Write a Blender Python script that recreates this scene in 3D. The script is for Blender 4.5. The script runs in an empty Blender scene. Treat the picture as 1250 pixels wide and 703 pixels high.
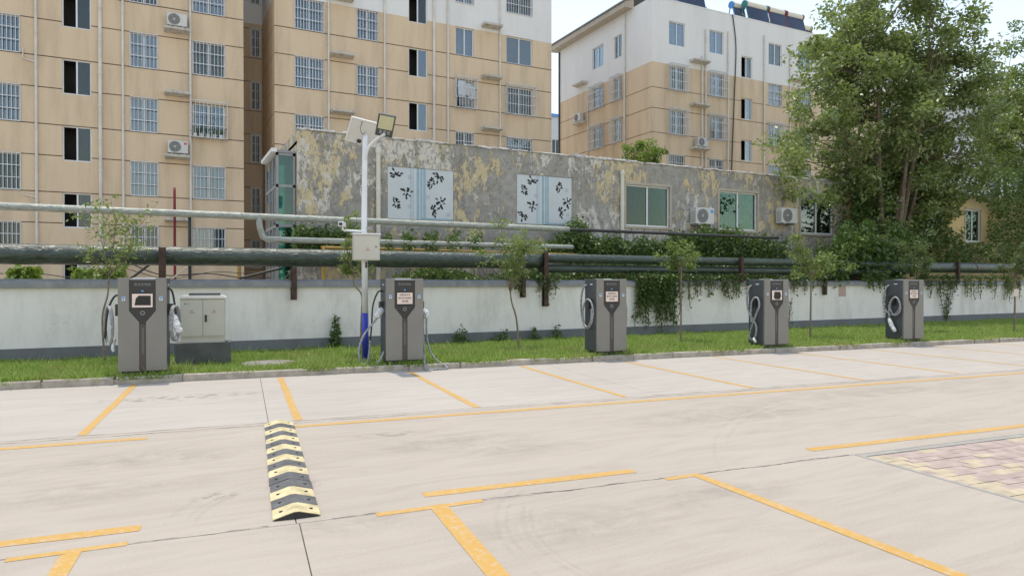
import bpy, bmesh, math, random
import numpy as np
from mathutils import Vector, Matrix

R = math.radians
random.seed(7)
rng = np.random.default_rng(7)
SC = bpy.context.scene
COL = SC.collection

# ------------------------------------------------------------------ camera, sky, sun, exposure
CAM_H = 1.7
YAW = R(26.88)
PITCH = R(-0.46)
FPX = 835.0
cam_data = bpy.data.cameras.new('camera')
cam = bpy.data.objects.new('camera', cam_data)
COL.objects.link(cam)
cam.location = (0, 0, CAM_H)
cam.rotation_euler = (R(90) + PITCH, 0, -YAW)
cam_data.sensor_fit = 'HORIZONTAL'
cam_data.sensor_width = 36.0
cam_data.lens = FPX / 1250 * 36.0
cam_data.clip_end = 3000
SC.camera = cam

SUN_EL, SUN_AZ = 76.0, -3.0          # degrees; azimuth from +Y towards +X
world = bpy.data.worlds.new('World')
SC.world = world
world.use_nodes = True
wn = world.node_tree.nodes
sky = wn.new('ShaderNodeTexSky')
sky.sky_type = 'NISHITA'
sky.sun_disc = False
sky.sun_elevation = R(SUN_EL)
sky.sun_rotation = R(SUN_AZ)
sky.altitude = 0
sky.air_density = 1.6
sky.dust_density = 0.5
sky.ozone_density = 2.5
bg = wn['Background']
bg.inputs['Strength'].default_value = 0.15
hazy = wn.new('ShaderNodeHueSaturation')          # pale summer haze over the whole sky
hazy.inputs['Saturation'].default_value = 0.64
world.node_tree.links.new(sky.outputs[0], hazy.inputs['Color'])
tint = wn.new('ShaderNodeMix'); tint.data_type = 'RGBA'; tint.blend_type = 'MULTIPLY'; tint.inputs[0].default_value = 1.0
tint.inputs[7].default_value = (1.0, 0.97, 0.935, 1)
world.node_tree.links.new(hazy.outputs[0], tint.inputs[6])
world.node_tree.links.new(tint.outputs[2], bg.inputs[0])

sun_data = bpy.data.lights.new('sun', 'SUN')
sun_data.energy = 2.0
sun_data.angle = R(0.7)
sun_data.color = (1.0, 0.91, 0.75)
sun = bpy.data.objects.new('sun', sun_data)
COL.objects.link(sun)
d = Vector((math.cos(R(SUN_EL)) * math.sin(R(SUN_AZ)), math.cos(R(SUN_EL)) * math.cos(R(SUN_AZ)), math.sin(R(SUN_EL))))
sun.rotation_euler = d.to_track_quat('Z', 'Y').to_euler()
sun.location = (0, 0, 60)
vs = SC.view_settings
vs.view_transform = 'Standard'
vs.look = 'None'
vs.exposure = 0.67
vs.gamma = 1.0
vs.use_curve_mapping = False

# ------------------------------------------------------------------ surveying helpers
_F = np.array([math.sin(YAW) * math.cos(PITCH), math.cos(YAW) * math.cos(PITCH), math.sin(PITCH)])
_R = np.array([math.cos(YAW), -math.sin(YAW), 0])
_U = np.cross(_R, _F)
DYAW = R(5.37)                        # the parking lot is turned against the buildings
GX = np.array([math.cos(DYAW), -math.sin(DYAW), 0])
GY = np.array([math.sin(DYAW), math.cos(DYAW), 0])
def sight(u, v): return _F + _R * (u - 625) / FPX - _U * (v - 351.5) / FPX
def at(u, v, Y):                      # point of a facade plane Y = const
    q = sight(u, v); p = q * (Y / q[1]); return Vector((p[0], p[1], p[2] + CAM_H))
def on_ground(u, v, z=0.0):           # lot coordinates of a ground point
    q = sight(u, v); p = q * ((z - CAM_H) / q[2]); return float(p @ GX), float(p @ GY)
def lot(x, y, z=0.0):                 # lot frame -> world
    p = GX * x + GY * y; return Vector((p[0], p[1], z))

# ------------------------------------------------------------------ materials
def new_mat(name):
    m = bpy.data.materials.new(name); m.use_nodes = True
    nt = m.node_tree
    return m, nt, nt.nodes['Principled BSDF']
def node(nt, t, **kw):
    n = nt.nodes.new(t)
    for k, v in kw.items(): setattr(n, k, v)
    return n
def coords(nt, scale=(1, 1, 1), kind='Object'):
    tc = node(nt, 'ShaderNodeTexCoord'); mp = node(nt, 'ShaderNodeMapping')
    mp.inputs['Scale'].default_value = scale
    nt.links.new(tc.outputs[kind], mp.inputs[0]); return mp.outputs[0]
def world_coords(nt, scale=(1, 1, 1)):
    g = node(nt, 'ShaderNodeNewGeometry'); mp = node(nt, 'ShaderNodeMapping')
    mp.inputs['Scale'].default_value = scale
    nt.links.new(g.outputs['Position'], mp.inputs[0]); return mp.outputs[0]
def noise(nt, vec, scale, detail=4, rough=.55, dist=0.0):
    n = node(nt, 'ShaderNodeTexNoise'); n.inputs['Scale'].default_value = scale
    n.inputs['Detail'].default_value = detail; n.inputs['Roughness'].default_value = rough
    n.inputs['Distortion'].default_value = dist
    nt.links.new(vec, n.inputs['Vector']); return n.outputs['Fac']
def ramp(nt, fac, stops):
    r = node(nt, 'ShaderNodeValToRGB')
    while len(r.color_ramp.elements) < len(stops): r.color_ramp.elements.new(.5)
    for e, (p, c) in zip(r.color_ramp.elements, stops):
        e.position = p; e.color = (c, c, c, 1) if isinstance(c, (int, float)) else (*c, 1)
    nt.links.new(fac, r.inputs[0]); return r.outputs[0]
def mix(nt, fac, a, b, mode='MIX'):
    n = node(nt, 'ShaderNodeMix', data_type='RGBA', blend_type=mode)
    for sock, val in ((n.inputs[0], fac), (n.inputs[6], a), (n.inputs[7], b)):
        if isinstance(val, (int, float)): sock.default_value = val
        elif isinstance(val, tuple): sock.default_value = (*val, 1)
        else: nt.links.new(val, sock)
    return n.outputs[2]
def bump(nt, bsdf, h, strength=.3, dist=.02):
    b = node(nt, 'ShaderNodeBump'); b.inputs['Strength'].default_value = strength
    b.inputs['Distance'].default_value = dist
    nt.links.new(h, b.inputs['Height']); nt.links.new(b.outputs[0], bsdf.inputs['Normal'])
def simple(name, col, rough=.6, var=.12, scale=4, bumpy=0, bscale=60, metal=0, spec=.5, bdist=.004):
    m, nt, b = new_mat(name)
    v = world_coords(nt)
    n = noise(nt, v, scale, 5)
    lo = tuple(c * (1 - var) for c in col); hi = tuple(min(1, c * (1 + var)) for c in col)
    nt.links.new(ramp(nt, n, [(.3, lo), (.7, hi)]), b.inputs['Base Color'])
    b.inputs['Roughness'].default_value = rough
    b.inputs['Metallic'].default_value = metal
    b.inputs['Specular IOR Level'].default_value = spec
    if bumpy: bump(nt, b, noise(nt, v, bscale, 4), bumpy, bdist)
    return m
MAT = {}
def concrete_mat(gain=1.0, cast=(1, 1, 1)):
    m, nt, b = new_mat('concrete_paving')
    v = world_coords(nt)
    big = ramp(nt, noise(nt, v, .35, 6, .6), [(.3, (0.357, 0.313, 0.268)), (.5, (0.404, 0.355, 0.307)), (.7, (0.438, 0.390, 0.340))])
    streak = noise(nt, world_coords(nt, (0.472, 2.976, 0.915)), 1.6, 6, .62, 1.2)
    c = mix(nt, .55, big, ramp(nt, streak, [(.3, (0.332, 0.290, 0.249)), (.55, (0.425, 0.377, 0.326)), (.75, (0.459, 0.410, 0.358))]))
    fine = noise(nt, v, 55, 3, .7)
    c = mix(nt, .12, c, ramp(nt, fine, [(.35, (0.321, 0.298, 0.275)), (.65, (0.567, 0.530, 0.494))]))
    dirt = ramp(nt, noise(nt, v, 1.1, 8, .7, .6), [(.66, 0.0), (.80, .38)])
    c = mix(nt, dirt, c, (.30, .275, .245))
    specks = ramp(nt, noise(nt, v, 13, 2, .5), [(.76, 0.0), (.79, .6)])
    c = mix(nt, specks, c, (.24, .21, .18))
    c = mix(nt, 1.0, c, tuple(gain * k for k in cast), 'MULTIPLY')
    nt.links.new(c, b.inputs['Base Color'])
    b.inputs['Roughness'].default_value = .88
    b.inputs['Specular IOR Level'].default_value = .25
    bump(nt, b, noise(nt, v, 90, 4, .7), .25, .004)
    return m
MAT['concrete'] = concrete_mat(1.0, (1.0, .992, .985))
MAT['concrete_bay'] = concrete_mat(1.05, (1.0, 1.025, 1.06))
MAT['kerb'] = simple('kerb_concrete', (.40, .355, .30), .9, .25, 6, .5, 70)
MAT['manhole'] = simple('weathered_cover', (.25, .23, .205), .9, .3, 5, .4, 60)
MAT['edging'] = simple('edging_concrete', (.33, .315, .29), .9, .15, 6, .3, 70)
MAT['joint'] = simple('joint_dirt', (.13, .115, .10), .95, .3, 8)
MAT['soil'] = simple('soil', (.13, .145, .055), .95, .4, 3)
MAT['ground'] = simple('bare_ground', (.40, .36, .31), .95, .15, .5)
def paint_mat():
    m, nt, b = new_mat('line_paint')
    v = world_coords(nt)
    wear = ramp(nt, noise(nt, v, 16, 7, .75), [(.50, 0.0), (.70, .75)])
    c = mix(nt, noise(nt, v, 1.4, 3), (.48, .275, .058), (.55, .335, .095))
    nt.links.new(mix(nt, wear, c, (.50, .46, .40)), b.inputs['Base Color'])
    b.inputs['Roughness'].default_value = .75
    return m
MAT['paint'] = paint_mat()
def stained_wall(name, base, stain, amt=.5, zs=.35, sc=1.2):
    m, nt, b = new_mat(name)
    v = world_coords(nt)
    s = noise(nt, world_coords(nt, (1, 1, zs)), sc, 7, .65)
    f = ramp(nt, s, [(.46, 0.0), (.72, amt)])
    fine = noise(nt, v, 8, 6, .7)
    c = mix(nt, f, mix(nt, fine, tuple(x * .94 for x in base), tuple(min(1, x * 1.05) for x in base)), stain)
    nt.links.new(c, b.inputs['Base Color'])
    b.inputs['Roughness'].default_value = .85
    b.inputs['Specular IOR Level'].default_value = .25
    bump(nt, b, noise(nt, v, 45, 4, .7), .2, .006)
    return m
def scuffed_wall():
    m = stained_wall('whitewashed_wall', (.88, .83, .785), (.56, .52, .475), .6, .3, 1.7)
    nt = m.node_tree; b = nt.nodes['Principled BSDF']; old_c = b.inputs['Base Color'].links[0].from_socket
    v = world_coords(nt)
    line = ramp(nt, noise(nt, world_coords(nt, (1.0, 1, .6)), 2.6, 3, .5, 3.5), [(.486, 0.0), (.50, 1.0), (.514, 0.0)])
    gate = ramp(nt, noise(nt, v, 1.9, 4, .6), [(.54, 0.0), (.66, .55)])
    mm = node(nt, 'ShaderNodeMath', operation='MULTIPLY'); nt.links.new(line, mm.inputs[0]); nt.links.new(gate, mm.inputs[1])
    c = mix(nt, mm.outputs[0], old_c, (.40, .385, .36))
    spl = ramp(nt, noise(nt, world_coords(nt, (1.3, 1, 1)), 5, 8, .75), [(.62, 0.0), (.74, .5)])
    c = mix(nt, spl, c, (.52, .46, .38))
    nt.links.new(c, b.inputs['Base Color']); return m
MAT['white_wall'] = scuffed_wall()
MAT['plinth_grey'] = stained_wall('grey_plinth_paint', (.20, .205, .215), (.13, .125, .12), .6)
MAT['coping_grey'] = stained_wall('grey_coping_paint', (.27, .275, .285), (.42, .41, .40), .8, 1, 3)
MAT['beige'] = stained_wall('beige_render', (.70, .55, .385), (.46, .36, .245), .7, .13, 1.3)
MAT['facade_white'] = stained_wall('white_render', (.78, .77, .75), (.62, .60, .57), .45, .2, .8)
MAT['groove'] = simple('groove_paint', (.25, .175, .12), .9, .2, 3)
MAT['pvc'] = simple('white_window_frame', (.76, .77, .77), .4, .05, 3)
MAT['drain'] = simple('drain_pipe_plastic', (.66, .63, .57), .5, .12, 1.5)
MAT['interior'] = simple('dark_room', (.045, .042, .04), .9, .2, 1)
MAT['grille'] = simple('pale_painted_steel', (.62, .63, .64), .45, .12, 3, 0, 60, .2)
MAT['curtain'] = simple('pale_curtain', (.52, .56, .60), .9, .22, 1.2)
MAT['curtain_brown'] = simple('brown_curtain', (.20, .15, .12), .9, .2, 1.2)
MAT['curtain_green'] = simple('green_curtain', (.075, .105, .088), .9, .3, .8)  # curtain green, also standing in for greenery reflected in the old panes
MAT['ledge'] = stained_wall('ledge_concrete', (.58, .55, .48), (.22, .21, .19), .85, 1, 5)
MAT['ac'] = simple('appliance_casing', (.60, .60, .57), .45, .07, 4)
MAT['ac_dark'] = simple('appliance_fan_dark', (.24, .24, .235), .6, .2, 8)
MAT['ac_grey'] = simple('fan_guard_wire', (.30, .30, .30), .5, .1, 8)
MAT['sticker_blue'] = simple('blue_sticker', (.08, .33, .72), .5, .05)
MAT['sticker_red'] = simple('red_sticker', (.60, .08, .10), .5, .05)
def glass_mat(name, tint, refl):
    m = bpy.data.materials.new(name); m.use_nodes = True
    nt = m.node_tree; nt.nodes.clear()
    out = node(nt, 'ShaderNodeOutputMaterial'); mx = node(nt, 'ShaderNodeMixShader')
    tr = node(nt, 'ShaderNodeBsdfTransparent'); gl = node(nt, 'ShaderNodeBsdfGlossy')
    tr.inputs[0].default_value = (*tint, 1); gl.inputs['Roughness'].default_value = .015
    gl.inputs[0].default_value = (.92, .97, 1, 1)
    lw = node(nt, 'ShaderNodeLayerWeight'); lw.inputs[0].default_value = .35
    ma = node(nt, 'ShaderNodeMath', operation='MULTIPLY_ADD'); ma.inputs[1].default_value = .6; ma.inputs[2].default_value = refl
    ma.use_clamp = True
    nt.links.new(lw.outputs['Fresnel'], ma.inputs[0])
    b = node(nt, 'ShaderNodeBump'); b.inputs['Strength'].default_value = .03; b.inputs['Distance'].default_value = .02
    nt.links.new(noise(nt, world_coords(nt), 1.7, 2), b.inputs['Height']); nt.links.new(b.outputs[0], gl.inputs['Normal'])
    nt.links.new(ma.outputs[0], mx.inputs[0]); nt.links.new(tr.outputs[0], mx.inputs[1])
    nt.links.new(gl.outputs[0], mx.inputs[2]); nt.links.new(mx.outputs[0], out.inputs[0])
    return m
MAT['glass'] = glass_mat('window_glass', (.62, .70, .76), .10)
MAT['glass_greenery'] = glass_mat('greenery_reflection_glass', (.38, .54, .47), .03)  # green tint puts reflected greenery into the pane colour
MAT['glass_dim'] = glass_mat('dusty_window_glass', (.62, .66, .66), .03)
MAT['blind_teal'] = simple('teal_blind', (.05, .30, .26), .8, .25, 1.5)
MAT['glass_teal'] = glass_mat('teal_glass', (.22, .62, .56), .05)
def peeling():
    m, nt, b = new_mat('peeling_plaster')
    v = world_coords(nt)
    vt = world_coords(nt, (1, 1, .5))
    def mul(x, y, op='MULTIPLY'):
        q = node(nt, 'ShaderNodeMath', operation=op); nt.links.new(x, q.inputs[0]); nt.links.new(y, q.inputs[1]); q.use_clamp = True; return q.outputs[0]
    cem = ramp(nt, noise(nt, v, 3.4, 9, .72), [(.26, (.23, .218, .198)), (.5, (.37, .35, .318)), (.74, (.49, .465, .42))])
    streak = ramp(nt, noise(nt, world_coords(nt, (4, 4, .3)), 1.4, 6, .7), [(.5, 0.0), (.78, .55)])
    cem = mix(nt, streak, cem, (.17, .155, .13))
    moss = ramp(nt, noise(nt, v, .55, 4, .6), [(.5, 0.0), (.7, .35)])
    cem = mix(nt, moss, cem, (.27, .245, .18))
    broad = noise(nt, v, .33, 3, .5)                       # where plaster survived
    rag = noise(nt, vt, 2.9, 14, .76, .25)                 # ragged edges
    rag2 = noise(nt, vt, 3.6, 14, .78, .4)
    y_in = node(nt, 'ShaderNodeMath', operation='MULTIPLY_ADD'); y_in.inputs[1].default_value = .50
    nt.links.new(broad, y_in.inputs[0]); nt.links.new(rag, y_in.inputs[2])
    my = ramp(nt, y_in.outputs[0], [(.772, 0.0), (.787, 1.0)])
    broad2 = noise(nt, world_coords(nt, (1, 1, .7)), .52, 3, .5, .4)
    w_in = node(nt, 'ShaderNodeMath', operation='MULTIPLY_ADD'); w_in.inputs[1].default_value = .6
    nt.links.new(broad2, w_in.inputs[0]); nt.links.new(rag2, w_in.inputs[2])
    mw = ramp(nt, w_in.outputs[0], [(.855, 0.0), (.87, 1.0)])
    white = mix(nt, noise(nt, v, 9, 5), (.55, .51, .44), (.74, .70, .63))
    yel = mix(nt, noise(nt, v, 4, 7, .7), (.54, .43, .25), (.67, .555, .35))
    c = mix(nt, my, cem, yel)
    c = mix(nt, mw, c, white)
    chips = ramp(nt, noise(nt, vt, 11, 8, .75, .3), [(.545, 0.0), (.57, 1.0)])
    c = mix(nt, chips, c, cem)
    cracks = node(nt, 'ShaderNodeTexVoronoi', feature='DISTANCE_TO_EDGE'); cracks.inputs['Scale'].default_value = 1.1
    wob = node(nt, 'ShaderNodeVectorMath', operation='ADD'); nz = node(nt, 'ShaderNodeTexNoise'); nz.inputs['Scale'].default_value = 2.2; nz.inputs['Detail'].default_value = 6
    nt.links.new(v, nz.inputs['Vector']); nt.links.new(v, wob.inputs[0]); nt.links.new(nz.outputs['Color'], wob.inputs[1]); nt.links.new(wob.outputs[0], cracks.inputs['Vector'])
    cm_ = ramp(nt, cracks.outputs['Distance'], [(.0, .75), (.012, 0.0)])
    c = mix(nt, cm_, c, (.12, .11, .10))
    nt.links.new(c, b.inputs['Base Color'])
    b.inputs['Roughness'].default_value = .92
    b.inputs['Specular IOR Level'].default_value = .2
    hgt = mul(mul(my, mw, 'MAXIMUM'), noise(nt, v, 14, 6, .7), 'ADD')
    bump(nt, b, hgt, .8, .02)
    return m
MAT['peeling'] = peeling()
MAT['old_yellow'] = stained_wall('yellow_plaster', (.60, .46, .22), (.32, .29, .25), .8, .4, 1.5)
MAT['flake'] = stained_wall('flaking_coping', (.46, .44, .41), (.09, .085, .08), 1.0, 1, 5)
MAT['board'] = simple('foil_faced_board', (.56, .60, .62), .45, .05, 1.5, 0, 60, .15)
MAT['board_stripe'] = simple('blue_board_edge', (.30, .44, .52), .5, .12, 4)
MAT['ink'] = simple('black_ink', (.012, .012, .014), .6, .1)
MAT['ink_grey'] = simple('grey_print', (.36, .39, .42), .6, .1)
def crinkled(name, col, hi, sc=9, spec=.5, rough=.45, met=0.0):
    m, nt, b = new_mat(name)
    v = world_coords(nt, (.5, 1, 1))
    n = noise(nt, v, sc, 6, .65, 1.4)
    nt.links.new(ramp(nt, n, [(.35, col), (.7, hi)]), b.inputs['Base Color'])
    b.inputs['Roughness'].default_value = rough; b.inputs['Specular IOR Level'].default_value = spec
    b.inputs['Metallic'].default_value = met
    bump(nt, b, n, .9, .035)
    return m
MAT['lag_green'] = crinkled('green_pipe_wrap', (.020, .032, .024), (.066, .092, .070), 8, .7, .30)
MAT['lag_grey'] = crinkled('grey_foil_pipe_wrap', (.27, .29, .255), (.50, .515, .46), 11, .6, .4, .1)
MAT['pipe_black'] = simple('black_pipe', (.035, .037, .035), .5, .3, 3)
MAT['pipe_yellow'] = simple('yellow_gas_pipe', (.42, .27, .06), .5, .2, 3)
MAT['rust'] = simple('rusty_brown_steel', (.075, .042, .03), .8, .4, 6, .3, 40)
MAT['red'] = simple('dark_red_paint', (.20, .018, .022), .55, .2, 3)
MAT['rubber'] = simple('black_rubber', (.105, .107, .11), .85, .35, 9, .5, 80)
MAT['rubber_yellow'] = simple('faded_yellow_rubber', (.56, .48, .28), .85, .3, 9, .5, 80)
MAT['taupe'] = simple('taupe_powder_coat', (.222, .210, .186), .45, .05, 3, .1, 300)
MAT['charger_side'] = simple('charcoal_powder_coat', (.070, .075, .082), .45, .08, 3, .1, 300)
MAT['charger_black'] = simple('gloss_black_panel', (.026, .026, .027), .28, .08, 3)
MAT['charger_strip'] = simple('bronze_strip', (.075, .058, .050), .4, .08, 3)
MAT['lit_strip_trim'] = simple('lit_strip_and_trim', (.60, .62, .64), .4, .05)
MAT['text_grey'] = simple('grey_lettering', (.24, .24, .245), .5, .05)
MAT['screen'] = simple('dark_screen', (.012, .014, .016), .1, .1)
MAT['paper'] = simple('pink_paper', (.78, .64, .56), .8, .06, 12)
MAT['label_white'] = simple('white_label', (.62, .68, .74), .5, .05)
MAT['cable'] = simple('grey_cable', (.27, .275, .285), .45, .45, 30)
MAT['cable_black'] = simple('black_cable', (.025, .025, .027), .5, .2, 10)
MAT['wrap'] = simple('clear_plastic_wrap', (.62, .63, .63), .25, .25, 25, .8, 30)
MAT['cabinet'] = simple('cream_cabinet_paint', (.56, .535, .455), .45, .05, 3)
MAT['cabinet_top'] = simple('pale_cabinet_roof', (.74, .72, .66), .45, .05, 3)
MAT['plinth'] = simple('painted_plinth', (.115, .118, .115), .85, .2, 3, .3, 60)
MAT['triangle'] = simple('faded_warning_triangle', (.52, .36, .31), .6, .1)
MAT['pole_white'] = simple('white_pole_paint', (.76, .77, .79), .35, .06, 3)
MAT['pole_blue'] = simple('blue_pole_paint', (.025, .045, .36), .4, .1, 3)
MAT['lamp_dark'] = simple('lamp_housing', (.075, .085, .085), .5, .1)
MAT['lens'] = simple('lamp_lens', (.62, .60, .40), .3, .06, 20)
MAT['panel_back'] = simple('panel_underside', (.72, .70, .66), .5, .04)
MAT['pv'] = simple('solar_cells', (.02, .025, .06), .15, .1)
MAT['paver_pink'] = simple('pink_paver', (.40, .315, .285), .9, .2, 6, .4, 80)
MAT['paver_yellow'] = simple('yellow_paver', (.47, .395, .285), .9, .2, 6, .4, 80)
MAT['bark'] = simple('bark', (.155, .115, .08), .95, .35, 9, .8, 30, bdist=.01)
MAT['bark_pale'] = simple('pale_sapling_bark', (.24, .185, .135), .95, .3, 14, .5, 50)
MAT['roof_tile'] = simple('grey_roof', (.22, .22, .22), .8, .2, 4)
MAT['fascia'] = simple('cream_fascia', (.46, .40, .32), .75, .1, 2)
MAT['far_grey'] = stained_wall('far_pale_render', (.55, .57, .60), (.45, .46, .48), .4)
MAT['tank'] = simple('water_tank_cream', (.70, .66, .56), .4, .05)
MAT['tank_blue'] = simple('tank_blue_cap', (.10, .28, .66), .45, .05)
MAT['tank_green'] = simple('tank_teal_cap', (.03, .20, .20), .45, .05)
MAT['tank_red'] = simple('tank_maroon_cap', (.17, .025, .045), .45, .05)
MAT['tubes'] = simple('vacuum_tubes', (.07, .10, .17), .2, .2, 30)
def leaf_mat(name, lo, hi, trans=.3, rough=.45, spec=.4):
    m, nt, b = new_mat(name)
    g = node(nt, 'ShaderNodeNewGeometry')
    c = ramp(nt, g.outputs['Random Per Island'], [(0.0, lo), (.55, tuple((a + bb) / 2 for a, bb in zip(lo, hi))), (1.0, hi)])
    nt.links.new(c, b.inputs['Base Color'])
    b.inputs['Roughness'].default_value = rough; b.inputs['Specular IOR Level'].default_value = spec
    t = node(nt, 'ShaderNodeBsdfTranslucent'); mx = node(nt, 'ShaderNodeMixShader'); mx.inputs[0].default_value = trans
    t2 = mix(nt, .6, c, (.20, .30, .04)); nt.links.new(t2, t.inputs[0])
    nt.links.new(b.outputs[0], mx.inputs[1]); nt.links.new(t.outputs[0], mx.inputs[2])
    nt.links.new(mx.outputs[0], nt.nodes['Material Output'].inputs[0])
    return m
MAT['leaf_tree'] = leaf_mat('tree_leaves', (.10, .145, .046), (.38, .43, .17), .45, .34, .7)
MAT['leaf_light'] = leaf_mat('light_tree_leaves', (.11, .17, .045), (.26, .33, .10), .32, .4, .5)
MAT['leaf_young'] = leaf_mat('sapling_leaves', (.13, .19, .045), (.31, .37, .13), .35, .5)
MAT['leaf_young_dull'] = leaf_mat('dull_sapling_leaves', (.07, .10, .04), (.16, .20, .09), .3, .5)
MAT['leaf_ivy'] = leaf_mat('ivy_leaves', (.048, .092, .026), (.14, .215, .058), .25, .45)
MAT['leaf_bright'] = leaf_mat('bright_leaves', (.13, .22, .03), (.24, .34, .07), .4, .5)
def grass_mat():
    m, nt, b = new_mat('grass_blades')
    g = node(nt, 'ShaderNodeNewGeometry')
    c = ramp(nt, g.outputs['Random Per Island'], [(0.0, (.165, .27, .042)), (.5, (.27, .40, .08)), (.9, (.40, .52, .14)), (1.0, (.55, .52, .28))])
    patch_ = ramp(nt, noise(nt, world_coords(nt), .9, 6, .65), [(.47, 0.0), (.72, .75)])
    c = mix(nt, patch_, c, mix(nt, g.outputs['Random Per Island'], (.25, .27, .075), (.50, .46, .20)))
    nt.links.new(c, b.inputs['Base Color']); b.inputs['Roughness'].default_value = .6; b.inputs['Specular IOR Level'].default_value = .2
    t = node(nt, 'ShaderNodeBsdfTranslucent'); mx = node(nt, 'ShaderNodeMixShader'); mx.inputs[0].default_value = .35
    nt.links.new(c, t.inputs[0]); nt.links.new(b.outputs[0], mx.inputs[1]); nt.links.new(t.outputs[0], mx.inputs[2])
    nt.links.new(mx.outputs[0], nt.nodes['Material Output'].inputs[0]); return m
MAT['grass'] = grass_mat()

# ------------------------------------------------------------------ mesh helpers
class MB:
    def __init__(s): s.v = []; s.f = []
    def box(s, x0, x1, y0, y1, z0, z1):
        n = len(s.v)
        s.v += [(x0, y0, z0), (x1, y0, z0), (x1, y1, z0), (x0, y1, z0), (x0, y0, z1), (x1, y0, z1), (x1, y1, z1), (x0, y1, z1)]
        s.f += [tuple(n + i for i in q) for q in ((0, 3, 2, 1), (4, 5, 6, 7), (0, 1, 5, 4), (1, 2, 6, 5), (2, 3, 7, 6), (3, 0, 4, 7))]
        return s
    def quad(s, *p):
        n = len(s.v); s.v += [tuple(q) for q in p]; s.f.append(tuple(range(n, n + len(p)))); return s
    def prism(s, poly, y0, y1):            # polygon in x,z extruded along y
        n = len(s.v); k = len(poly)
        s.v += [(x, y0, z) for x, z in poly] + [(x, y1, z) for x, z in poly]
        s.f += [tuple(range(n, n + k)), tuple(range(n + 2 * k - 1, n + k - 1, -1))]
        s.f += [(n + i, n + k + i, n + k + (i + 1) % k, n + (i + 1) % k) for i in range(k)]
        return s
    def prism_x(s, poly, x0, x1):          # polygon in y,z extruded along x
        n = len(s.v); k = len(poly)
        s.v += [(x0, y, z) for y, z in poly] + [(x1, y, z) for y, z in poly]
        s.f += [tuple(range(n, n + k)), tuple(range(n + 2 * k - 1, n + k - 1, -1))]
        s.f += [(n + i, n + k + i, n + k + (i + 1) % k, n + (i + 1) % k) for i in range(k)]
        return s
    def prism_z(s, poly, z0, z1):
        n = len(s.v); k = len(poly)
        s.v += [(x, y, z0) for x, y in poly] + [(x, y, z1) for x, y in poly]
        s.f += [tuple(range(n, n + k)), tuple(range(n + 2 * k - 1, n + k - 1, -1))]
        s.f += [(n + i, n + k + i, n + k + (i + 1) % k, n + (i + 1) % k) for i in range(k)]
        return s
    def tube(s, pts, rad, sides=8, cap=True):
        pts = [Vector(p) for p in pts]
        if not isinstance(rad, (list, tuple)): rad = [rad] * len(pts)
        n0 = len(s.v); up = None
        for i, p in enumerate(pts):
            t = (pts[min(i + 1, len(pts) - 1)] - pts[max(i - 1, 0)])
            if t.length < 1e-9: t = Vector((0, 0, 1))
            t.normalize()
            if up is None:
                up = Vector((0, 0, 1)) if abs(t.z) < .9 else Vector((1, 0, 0))
            a = t.cross(up); a.normalize(); b = a.cross(t); up = b
            for k in range(sides):
                q = 2 * math.pi * k / sides
                w = p + a * (math.cos(q) * rad[i]) + b * (math.sin(q) * rad[i]); s.v.append(tuple(w))
        for i in range(len(pts) - 1):
            for k in range(sides):
                k2 = (k + 1) % sides
                s.f.append((n0 + i * sides + k, n0 + i * sides + k2, n0 + (i + 1) * sides + k2, n0 + (i + 1) * sides + k))
        if cap:
            s.f.append(tuple(n0 + k for k in range(sides - 1, -1, -1)))
            e = n0 + (len(pts) - 1) * sides; s.f.append(tuple(e + k for k in range(sides)))
        return s
    def lathe(s, c, axis, prof, sides=16):  # profile of (distance along axis, radius)
        c = Vector(c); axis = Vector(axis).normalized()
        s.tube([c + axis * t for t, _ in prof], [r for _, r in prof], sides); return s
    def mesh(s, name, mat, smooth=False):
        me = bpy.data.meshes.new(name); me.from_pydata(s.v, [], s.f)
        if mat: me.materials.append(MAT[mat])
        if smooth: me.polygons.foreach_set('use_smooth', [True] * len(me.polygons))
        me.update(); return me
    def build(s, name, mat, parent=None, loc=(0, 0, 0), rz=0, smooth=False, bevel=0):
        return link(name, s.mesh(name, mat, smooth), parent, loc, rz, bevel)
def link(name, me, parent=None, loc=(0, 0, 0), rz=0, bevel=0):
    o = bpy.data.objects.new(name, me); COL.objects.link(o)
    o.location = loc
    if rz: o.rotation_euler = (0, 0, rz)
    if parent: o.parent = parent
    if bevel:
        b = o.modifiers.new('bevel', 'BEVEL'); b.width = bevel; b.segments = 2; b.limit_method = 'ANGLE'
    return o
def tag(o, label, cat, group=None):
    o['label'] = label; o['category'] = cat
    if group: o['group'] = group
    return o
def thing(name, label, cat, loc=(0, 0, 0), rz=0, group=None):
    o = bpy.data.objects.new(name, None); COL.objects.link(o)
    o.location = loc; o.rotation_euler = (0, 0, rz); o.empty_display_size = .2
    return tag(o, label, cat, group)
def struct(o): o['kind'] = 'structure'; return o
def stuff(o): o['kind'] = 'stuff'; return o
CACHE = {}
def cached(key, fn):
    if key not in CACHE: CACHE[key] = fn()
    return CACHE[key]
def spline(pts, n=8):
    pts = [Vector(p) for p in pts]; out = []
    P = [pts[0]] + pts + [pts[-1]]
    for i in range(1, len(P) - 2):
        a, b, c, e = P[i - 1], P[i], P[i + 1], P[i + 2]
        for k in range(n):
            t = k / n
            out.append(.5 * ((2 * b) + (c - a) * t + (2 * a - 5 * b + 4 * c - e) * t * t + (3 * b - a - 3 * c + e) * t ** 3))
    out.append(pts[-1]); return out
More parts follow.
